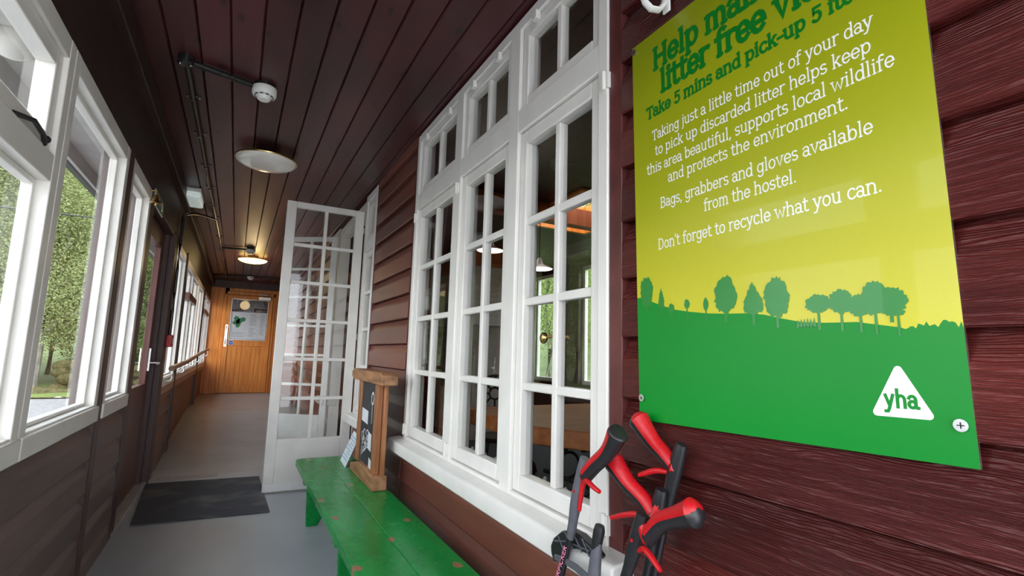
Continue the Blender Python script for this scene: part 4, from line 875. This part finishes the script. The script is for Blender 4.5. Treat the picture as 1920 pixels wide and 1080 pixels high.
# ------------------------------------------------------------------ interior beyond the windows
IX0, IX1, IY0, IY1, IZ = XR + .12, 4.6, -1.2, 9.6, 2.6
struct(MB().box(IX0 - .02, IX1, IY0, IY1, -.10, -.001), 'floor_interior', infloor_m, 'dark carpet of the dining room behind the window', 'floor')
ic = MB(); sk = (2.55, 3.55, 3.45, 4.75)
for a, b, c, d in ((IX0 - .10, IX1, IY0, sk[2]), (IX0 - .10, IX1, sk[3], IY1), (IX0 - .10, sk[0], sk[2], sk[3]), (sk[1], IX1, sk[2], sk[3])): ic.box(a, b, c, d, IZ, IZ + .15)
struct(ic, 'ceiling_interior', indark_m, 'dark timber ceiling of the dining room', 'ceiling')
sl = MB()
for a, b, c, d in ((sk[0], sk[0] + .05, sk[2], sk[3]), (sk[1] - .05, sk[1], sk[2], sk[3]), (sk[0] + .05, sk[1] - .05, sk[2], sk[2] + .05), (sk[0] + .05, sk[1] - .05, sk[3] - .05, sk[3])): sl.box(a, b, c, d, IZ - .02, IZ + .30)
sk_o = thing('window_10', 'skylight with orange pine lining in dining room ceiling', 'skylight', kind='structure'); sl.build('skylight_lining', pine_m, sk_o)
s_ = MB(); s_.box(3.02, 3.07, sk[2] + .05, sk[3] - .05, IZ + .20, IZ + .28); s_.build('skylight_bar', pine_m, sk_o)
s_ = MB(); s_.poly([(sk[0], sk[2], IZ + .29), (sk[1], sk[2], IZ + .29), (sk[1], sk[3], IZ + .29), (sk[0], sk[3], IZ + .29)]); s_.build('pane', glass_m, sk_o)
struct(MB().box(IX0, IX1, 3.98, 4.10, IZ - .17, IZ - .001), 'trim_beam', inwood_m, 'heavy timber beam across the dining room ceiling', 'beam')
iw = MB()
iw.box(IX1, IX1 + .1, IY0, 5.2, -.1, IZ); iw.box(IX1, IX1 + .1, 8.4, IY1, -.1, IZ); iw.box(IX1, IX1 + .1, 5.2, 8.4, -.1, .72); iw.box(IX1, IX1 + .1, 5.2, 8.4, 2.52, IZ); iw.box(IX1 - .06, IX1 + .1, 6.22, 6.72, .72, 2.52)
struct(iw, 'wall_interior_far', indark_m, 'dark panelled far wall of the dining room', 'wall')
struct(MB().box(IX0 - .02, IX1, IY1, IY1 + .1, -.1, IZ), 'wall_interior_end', inwood_m, 'orange boarded end wall of the dining room', 'wall')
struct(MB().box(IX0 - .02, IX1, IY0 - .1, IY0, -.1, IZ), 'wall_interior_near', indark_m, 'dark wall at the near end of the dining room', 'wall')
w11 = thing('window_11', 'white framed window in the dining room far wall', 'window', kind='structure')
for wa, wb in ((5.2, 6.22), (6.72, 8.4)):
    f = MB(); r = sash(f, IX1 + .01, IX1 + .07, wa, wb, .72, 2.52, .06, .06, .06, 2, 1, .07); fo = f.build('window_frame', white_m, w11, bevel=.004); pane(IX1 + .04, r, fo)
cw = thing('chimney_breast', 'pale boarded chimney breast with orange timber above, in dining room', 'chimney breast', (3.22, 6.95, 0))
MB().box(-.45, .45, -.75, .75, 1.52, 2.34).build('hood', stone_m, cw, bevel=.01)
MB().box(-.48, .48, -.78, .78, 2.34, 2.39).build('shelf', inwood_m, cw, bevel=.006)
MB().box(-.42, .42, -.72, .72, 2.39, IZ - .01).build('timber_panel', inwood_m, cw)
MB().box(-.40, .40, -.70, .70, 0.0, 1.52).build('hearth_wall', stonedark_m, cw)
tb = thing('dining_table', 'thick oak table on black iron base close behind the big window', 'table', (1.95, 2.6, 0))
MB().prism([(-.55, .64), (-.57, -.30), (-.33, -.70), (.55, -.75), (.55, .70)], 'z', .668, .76).build('tabletop', table_m, tb, bevel=.008)
for sy_ in (-.45, .45):
    k = MB()
    for sx_ in (-1, 1):
        k.tube(smooth_path([(sx_ * .08, sy_, .668), (sx_ * .20, sy_, .52), (sx_ * .08, sy_, .34), (sx_ * .22, sy_, .14), (sx_ * .40, sy_, .015)], 4), .018, 8)
        k.tube([(sx_ * .20 + .09 * math.cos(2*math.pi*i/18), sy_, .36 + .09 * math.sin(2*math.pi*i/18)) for i in range(19)], .011, 6, cap=False)
        k.tube([(sx_ * .34 + .07 * math.cos(2*math.pi*i/18), sy_, .20 + .07 * math.sin(2*math.pi*i/18)) for i in range(19)], .010, 6, cap=False)
    k.tube([(-.35, sy_, .655), (.35, sy_, .655)], .016, 8); k.build('leg', iron_m, tb, smooth=True)
MB().tube([(0, -.45, .34), (0, .45, .34)], .014, 8).build('stretcher', iron_m, tb, smooth=True)
def chair(label, loc, rz):
    o = thing('dining_chair', label, 'chair', loc, rz)
    MB().lathe([(0.001, .43), (.20, .43), (.21, .445), (.20, .465), (0.001, .468)], n=24).build('seat', iron_m, o, smooth=True)
    k = MB(); R_ = .155; c = (0, .19, .79)
    k.tube([(R_ * math.cos(2*math.pi*i/28), .19, .79 + R_ * math.sin(2*math.pi*i/28)) for i in range(29)], .012, 8, cap=False)
    k.tube([(.05 * math.cos(2*math.pi*i/16), .19, .79 + .05 * math.sin(2*math.pi*i/16)) for i in range(17)], .009, 8, cap=False)
    for i in range(8):
        a = math.pi * i / 4; k.tube([(.05 * math.cos(a), .19, .79 + .05 * math.sin(a)), (R_ * math.cos(a), .19, .79 + R_ * math.sin(a))], .009, 8)
    for s in (-1, 1): k.tube([(s * .14, .17, .45), (s * .15, .19, .72), (s * .13, .19, .90)], .011, 8)
    k.build('backrest', iron_m, o, smooth=True)
    for sx_ in (-1, 1):
        for sy_ in (-1, 1): MB().tube([(sx_ * .13, sy_ * .13, .44), (sx_ * .16, sy_ * .16, .22), (sx_ * .19, sy_ * .19, 0.0)], .012, 8).build('leg', iron_m, o, smooth=True)
    return o
chair('black iron chair with wheel-shaped back beyond the far end of the oak table', (1.98, 3.80, 0), math.radians(-12))
chair('black iron chair on the room side of the oak table', (2.85, 2.55, 0), math.radians(-92))
chair('black iron chair left of the oak table, nearest the window', (1.36, 3.62, 0), math.radians(40))
def pendant(label, loc, drop):
    o = thing('pendant_lamp', label, 'pendant lamp', loc)
    MB().tube([(0, 0, 0), (0, 0, -drop)], .004, 8).build('cord', black_m, o, smooth=True)
    k = MB(); k.lathe([(.015, -drop + .02), (.03, -drop - .02), (.04, -drop - .045), (.13, -drop - .085), (.128, -drop - .089), (.045, -drop - .055), (.012, -drop - .03)], n=32); k.build('shade', shade_m, o, smooth=True)
    MB().ball((0, 0, -drop - .072), .022).build('bulb', bulb_m, o, smooth=True)
    q = bpy.data.lights.new('bulb_light', 'POINT'); q.energy = 0.9; q.color = (1.0, .86, .68); q.shadow_soft_size = .04; qo = bpy.data.objects.new('bulb_light', q); C.objects.link(qo); qo.parent = o; qo.location = (0, 0, -drop - .15)
    return o
pendant('white enamel pendant lamp seen in the right-hand window light', (2.48, 4.04, IZ - .17), .39)
pendant('white enamel pendant lamp in front of the orange timber panel', (2.05, 4.24, IZ), .40)
fx = thing('exit_sign', 'green and white exit sign seen through the right-hand window light', 'sign', (4.0, 6.02, 1.955)); fx.rotation_euler = (0, 0, math.radians(-28))
MB().box(-.17, .17, 0, .012, -.065, .065).build('sign_face', exitgreen_m, fx)
MB().box(.06, .14, -.001, .0, -.045, .045).build('door_pictogram', printwhite_m, fx)
k = MB(); lettering(k, 'Fire exit', lambda U, V, h: (-.155 + U, -h, -.012 + V), .030, .2, width=.19, serif=False, t=.001); k.build('lettering', printwhite_m, fx)
MB().tube([(0, .006, .065), (0, .006, IZ - 1.955)], .004, 6).build('hanging_rod', black_m, fx)
cu = thing('curtain', 'mauve tie-back curtain at the far side of the big window', 'curtain', (1.16, 3.25, .62))
k = MB(); nfold = 26
def cur(t, z): # gathered toward the tie
    pinch = .35 + .65 * min(1, abs(z - .55) / 1.0); return (.015 * math.sin(t * nfold), -.34 * t * pinch + .17)
for i in range(60):
    for j in range(18):
        t0, t1, z0, z1 = i / 60, (i+1) / 60, j * .1, (j+1) * .1
        a, b, c, d = cur(t0, z0), cur(t1, z0), cur(t1, z1), cur(t0, z1)
        k.bm.faces.new([k.bm.verts.new(q) for q in ((a[0], a[1], z0), (b[0], b[1], z0), (c[0], c[1], z1), (d[0], d[1], z1))])
bmesh.ops.remove_doubles(k.bm, verts=k.bm.verts, dist=.0005); k.build('curtain_cloth', curtain_m, cu, smooth=True)
ws = MB(); ws.box(IX0 - .10, IX0 + .10, Y1a - .05, Y1b + .1, .565, .60); struct(ws, 'trim_inner_sill', white_m, 'white inner window ledge inside the dining room', 'sill')
fl = thing('fairy_lights', 'string of small white bulbs lying on the inner window ledge', 'string lights', (IX0 + .02, 2.0, .601))
wire = []; rr = random.Random(9)
bl = MB()
for i in range(90):
    y = -.80 + 1.72 * i / 89; q = (rr.uniform(-.04, .05), y, .012 + rr.uniform(0, .03)); wire.append(q)
    bl.ball((q[0], q[1] + rr.uniform(-.01, .01), q[2] + .008), .0085, (1, 1, 1.3), seg=6)
bl.build('bulbs', bulb_m, fl, smooth=True)['kind'] = 'stuff'
MB().tube(wire, .0016, 5).build('wire', black_m, fl)

# ------------------------------------------------------------------ outside, left
gz = -.25
g = MB(); g.box(-45, -.67, -30, 17.0, gz - .2, gz); struct(g, 'ground_gravel', gravel_m, 'pale gravel drive outside the left windows', 'gravel drive')
g = MB()
N = 40
def gh(x, y): return gz + .04 + .05 * math.sin(x * .7) * math.sin(y * .6) + max(0, y - 26) * .10 + max(0, -x - 18) * .10
gv = [[g.bm.verts.new((-60 + 75 * i / N, 16.6 + 60 * j / N, gh(-60 + 75 * i / N, 16.6 + 60 * j / N))) for j in range(N + 1)] for i in range(N + 1)]
for i in range(N):
    for j in range(N): g.bm.faces.new((gv[i][j], gv[i+1][j], gv[i+1][j+1], gv[i][j+1]))
struct(g, 'ground_grass', grass_m, 'grass verge and woodland floor beyond the gravel', 'grass', smooth=True)
g = MB(); gv = []
for i in range(41):
    col = []
    for j in range(13):
        x = -150 + 230 * i / 40; y = 90 + 12 * j; hgt = (5 + 26 * math.sin(min(1, j / 9) * math.pi / 2)) * (1 + .18 * math.sin(x * .045 + 1) + .10 * math.sin(x * .13)) ; col.append(g.bm.verts.new((x, y, -2 + hgt)))
    gv.append(col)
for i in range(40):
    for j in range(12): g.bm.faces.new((gv[i][j], gv[i+1][j], gv[i+1][j+1], gv[i][j+1]))
struct(g, 'hill', hill_m, 'hazy green hillside behind the trees', 'hill', smooth=True)

def tree_meshes(kind, seed, H_, R_, nleaf, leafsize, lm, base):
    rr = random.Random(seed); t = MB(); tips = []
    path = [(rr.uniform(-.1, .1) * k, rr.uniform(-.1, .1) * k, H_ * .9 * k / 6) for k in range(7)]
    t.tube(path, [(.075 if kind == 'birch' else .13) * (1 - k / 7.5) + .015 for k in range(7)], 8)
    for i in range(16):
        k = rr.uniform(.22, .92); z = H_ * .9 * k; a = rr.uniform(0, 6.28); L_ = R_ * (1.05 - .6 * k) * rr.uniform(.7, 1.1)
        p0 = Vector((0, 0, z)); p1 = p0 + Vector((math.cos(a) * L_ * .5, math.sin(a) * L_ * .5, L_ * .35)); p2 = p0 + Vector((math.cos(a) * L_, math.sin(a) * L_, L_ * .45))
        t.tube([p0, p1, p2], [.04, .025, .008], 5); tips += [p1, p2]
    tips += [Vector((0, 0, H_ * f_)) for f_ in (.8, .9, .97)]
    lf_ = bmesh.new()
    for i in range(nleaf):
        c = rr.choice(tips) + Vector((rr.gauss(0, R_ * .23), rr.gauss(0, R_ * .23), rr.gauss(0, H_ * .07)))
        if c.z < base: c.z = base + rr.random() * .5
        u = Vector((rr.gauss(0, 1), rr.gauss(0, 1), rr.gauss(0, .6))).normalized(); v = u.cross(Vector((rr.gauss(0, 1), rr.gauss(0, 1), rr.gauss(0, 1)))).normalized()
        s = leafsize * rr.uniform(.6, 1.3)
        lf_.faces.new([lf_.verts.new(c + q) for q in (-u * s, v * s * .55, u * s, -v * s * .55)])
    fm = MB(); fm.bm.free(); fm.bm = lf_
    return t, fm
TREES = {}
def tree(kind, loc, rz, sc, label, group):
    if kind not in TREES:
        spec = {'birch': (1, 10.0, 2.2, 34000, .045, leafA, 1.6), 'beech': (2, 10.5, 2.8, 30000, .060, leafB, 1.0), 'dark': (3, 11, 2.8, 16000, .10, leafC, .5), 'shrub': (4, 2.2, 1.3, 4000, .06, leafB, .05)}[kind]
        t, f_ = tree_meshes(kind, *spec)
        o = thing('tree' if kind != 'shrub' else 'shrub', label, 'tree' if kind != 'shrub' else 'shrub', (0, 0, 0), group=group)
        t.build('trunk', bark_m, o, smooth=True); f_.build('foliage', spec[5], o)
        TREES[kind] = o
    else:
        o = copy_tree(TREES[kind]); o['label'] = label; o['group'] = group
    o.location = loc; o.rotation_euler = (0, 0, rz); o.scale = (sc, sc, sc)
    return o
rr = random.Random(21)
spots = []
for (x, y, k, s) in ((-4.6, 22.5, 'birch', .95), (-5.9, 21.5, 'birch', 1.0), (-7.2, 23, 'birch', 1.05), (-3.2, 24, 'beech', .8), (-8.6, 21.5, 'birch', 1.0), (-10.2, 23, 'beech', 1.0), (-5.2, 25.5, 'beech', .95), (-6.6, 27, 'dark', 1.0),
                     (-2.0, 25, 'birch', .95), (-.6, 27, 'beech', 1.0), (1.2, 26, 'birch', .95), (-8.2, 26, 'beech', 1.05), (-12, 20.5, 'birch', 1.0), (-14, 22, 'beech', 1.05), (-11, 26, 'dark', 1.1), (-16.5, 19.5, 'birch', 1.0), (-19.5, 21, 'beech', 1.0), (-21, 18.5, 'birch', 1.0), (-18, 25, 'dark', 1.15), (-3.9, 28, 'dark', .9), (-9.4, 29, 'dark', 1.15), (-13.5, 29, 'beech', 1.15), (-4.2, 21.8, 'birch', .72), (-5.3, 20.6, 'birch', .75), (-6.5, 22.2, 'birch', .8), (-7.8, 20.8, 'birch', .8), (-9.4, 20.3, 'birch', .8), (-1.2, 31, 'birch', 1.1), (-6.2, 31, 'beech', 1.2)):
    spots.append((x, y, k, s))
TL = {'birch': 'leafy birch in the woodland across the gravel drive', 'beech': 'bright green broadleaf in the woodland across the drive', 'dark': 'darker tree at the back of the woodland across the drive'}
for x, y, k, s in spots: tree(k, (x, y, gh(x, y) if y > 16.6 else gz), rr.uniform(0, 6.28), s * (.70 if -.245 * y < x < 0 else 1), TL[k], 'woodland trees')
for x, y, s in ((-3.3, 23.4, 1.0), (-4.0, 22.6, .8), (-6.8, 20.6, .7), (-9.0, 20.4, .9), (-1.6, 22.5, 1.0), (-11, 19.8, .9), (-14.2, 12, 1.0), (-14.8, 7.5, 1.1), (-14.6, 4, 1.0)):
    tree('shrub', (x, y, gh(x, y) if y > 16.6 else gz), rr.uniform(0, 6.28), s, 'green shrub at the woodland edge across the drive', 'woodland shrubs')
mb_ = thing('mossy_bank', 'mossy stone bank at the edge of the gravel drive', 'bank', (-3.9, 18.2, gz))
k = MB()
for i in range(44): k.ball((rr.uniform(-1.6, 1.4), rr.uniform(-.4, .4), rr.uniform(0, .10)), rr.uniform(.08, .22), (1.4, 1, .7), seg=10)
k.build('stones', moss_m, mb_, smooth=True)['kind'] = 'stuff'
sw = thing('stone_wall', 'low mossy stone wall in front of the woodland', 'wall', (-3.2, 19.8, gz))
k = MB()
for i in range(40): k.ball((rr.uniform(-1.4, 1.6), rr.uniform(-.12, .12), rr.uniform(0, .75)), rr.uniform(.16, .26), (1.3, 1, .8), seg=8)
k.build('stones', moss_m, sw, smooth=True)['kind'] = 'stuff'
# eaves seen through the left windows
e = MB(); e.box(-1.0, -.64, YB, YE, 2.335, 2.36); struct(e, 'trim_soffit', soffit_m, 'off-white soffit under the porch eaves', 'soffit')
e = MB(); e.prism([(-1.02, 2.25), (-1.0, 2.25), (-.99, 2.335), (-.99, 2.42), (-1.02, 2.42)], 'y', YB, YE); struct(e, 'trim_fascia', soffit_m, 'pale fascia board at the edge of the eaves', 'fascia')
gt = MB(); gt.tube([(-1.055, YB, 2.30), (-1.055, YE, 2.30)], .045, 14); tag(gt.build('gutter', black_m, smooth=True), 'dark rain gutter along the eaves outside', 'gutter')
el = thing('exterior_lamp', 'round white lamp under the eaves outside the nearest window', 'lamp', (-.86, 2.52, 2.335))
MB().lathe([(.001, 0), (.07, 0), (.07, -.03), (.001, -.03)], n=24).build('base', soffit_m, el, smooth=True)
MB().ball((0, 0, -.07), .075, (1, 1, .8), seg=24).build('globe', opal_m, el, smooth=True)
g = MB(); g.box(-.815, -.66, 3.96, 4.04, gz, 2.33); struct(g, 'wall_porch_side', brick_m, 'red shingle side wall of the entrance porch outside', 'wall')
pb = MB(); pb.box(-.838, -.813, 3.95, 4.055, gz, 2.33); struct(pb, 'trim_porch_post', doorbrown_m, 'brown corner post of the entrance porch outside', 'post')
ca = MB(); ca.tube([(-30, 11.5, 3.9), (-12, 11.8, 3.45), (-2.2, 11.2, 3.35), (-1.0, 9.0, 2.6)], .012, 6); tag(ca.build('overhead_cable', black_m, smooth=True), 'thin black overhead cable crossing in front of the trees', 'cable')

# ------------------------------------------------------------------ outside, right of the dining room
g = MB(); gv = []
for i in range(25):
    gv.append([g.bm.verts.new((13 + 2.2 * j, -15 + 4 * i, -.1 + 1.15 * max(0, j - .5) * (1 + .25 * math.sin(i * .8)) + .3 * math.sin(i * 1.7 + j))) for j in range(16)])
for i in range(24):
    for j in range(15): g.bm.faces.new((gv[i][j], gv[i+1][j], gv[i+1][j+1], gv[i][j+1]))
struct(g, 'hill_garden', hill_m, 'green hillside rising beyond the lawn', 'hill', smooth=True)
g = MB(); g.box(IX1 + .1, 60, -20, 60, -.4, -.05); struct(g, 'ground_lawn', grass_m, 'lawn outside the dining room', 'lawn')
for x, y, k, s in ((12, 14, 'beech', .9), (15, 18, 'birch', 1.0), (13.5, 21, 'beech', 1.0), (18, 15, 'dark', 1.0), (17, 24, 'birch', 1.0), (11, 24, 'dark', .9), (20, 20, 'beech', 1.1)):
    tree(k, (x, y, -.05), rr.uniform(0, 6.28), s, {'birch': 'leafy birch on the lawn side beyond the dining room', 'beech': 'bright broadleaf on the lawn side beyond the dining room', 'dark': 'dark tree on the lawn side beyond the dining room'}[k], 'garden trees')
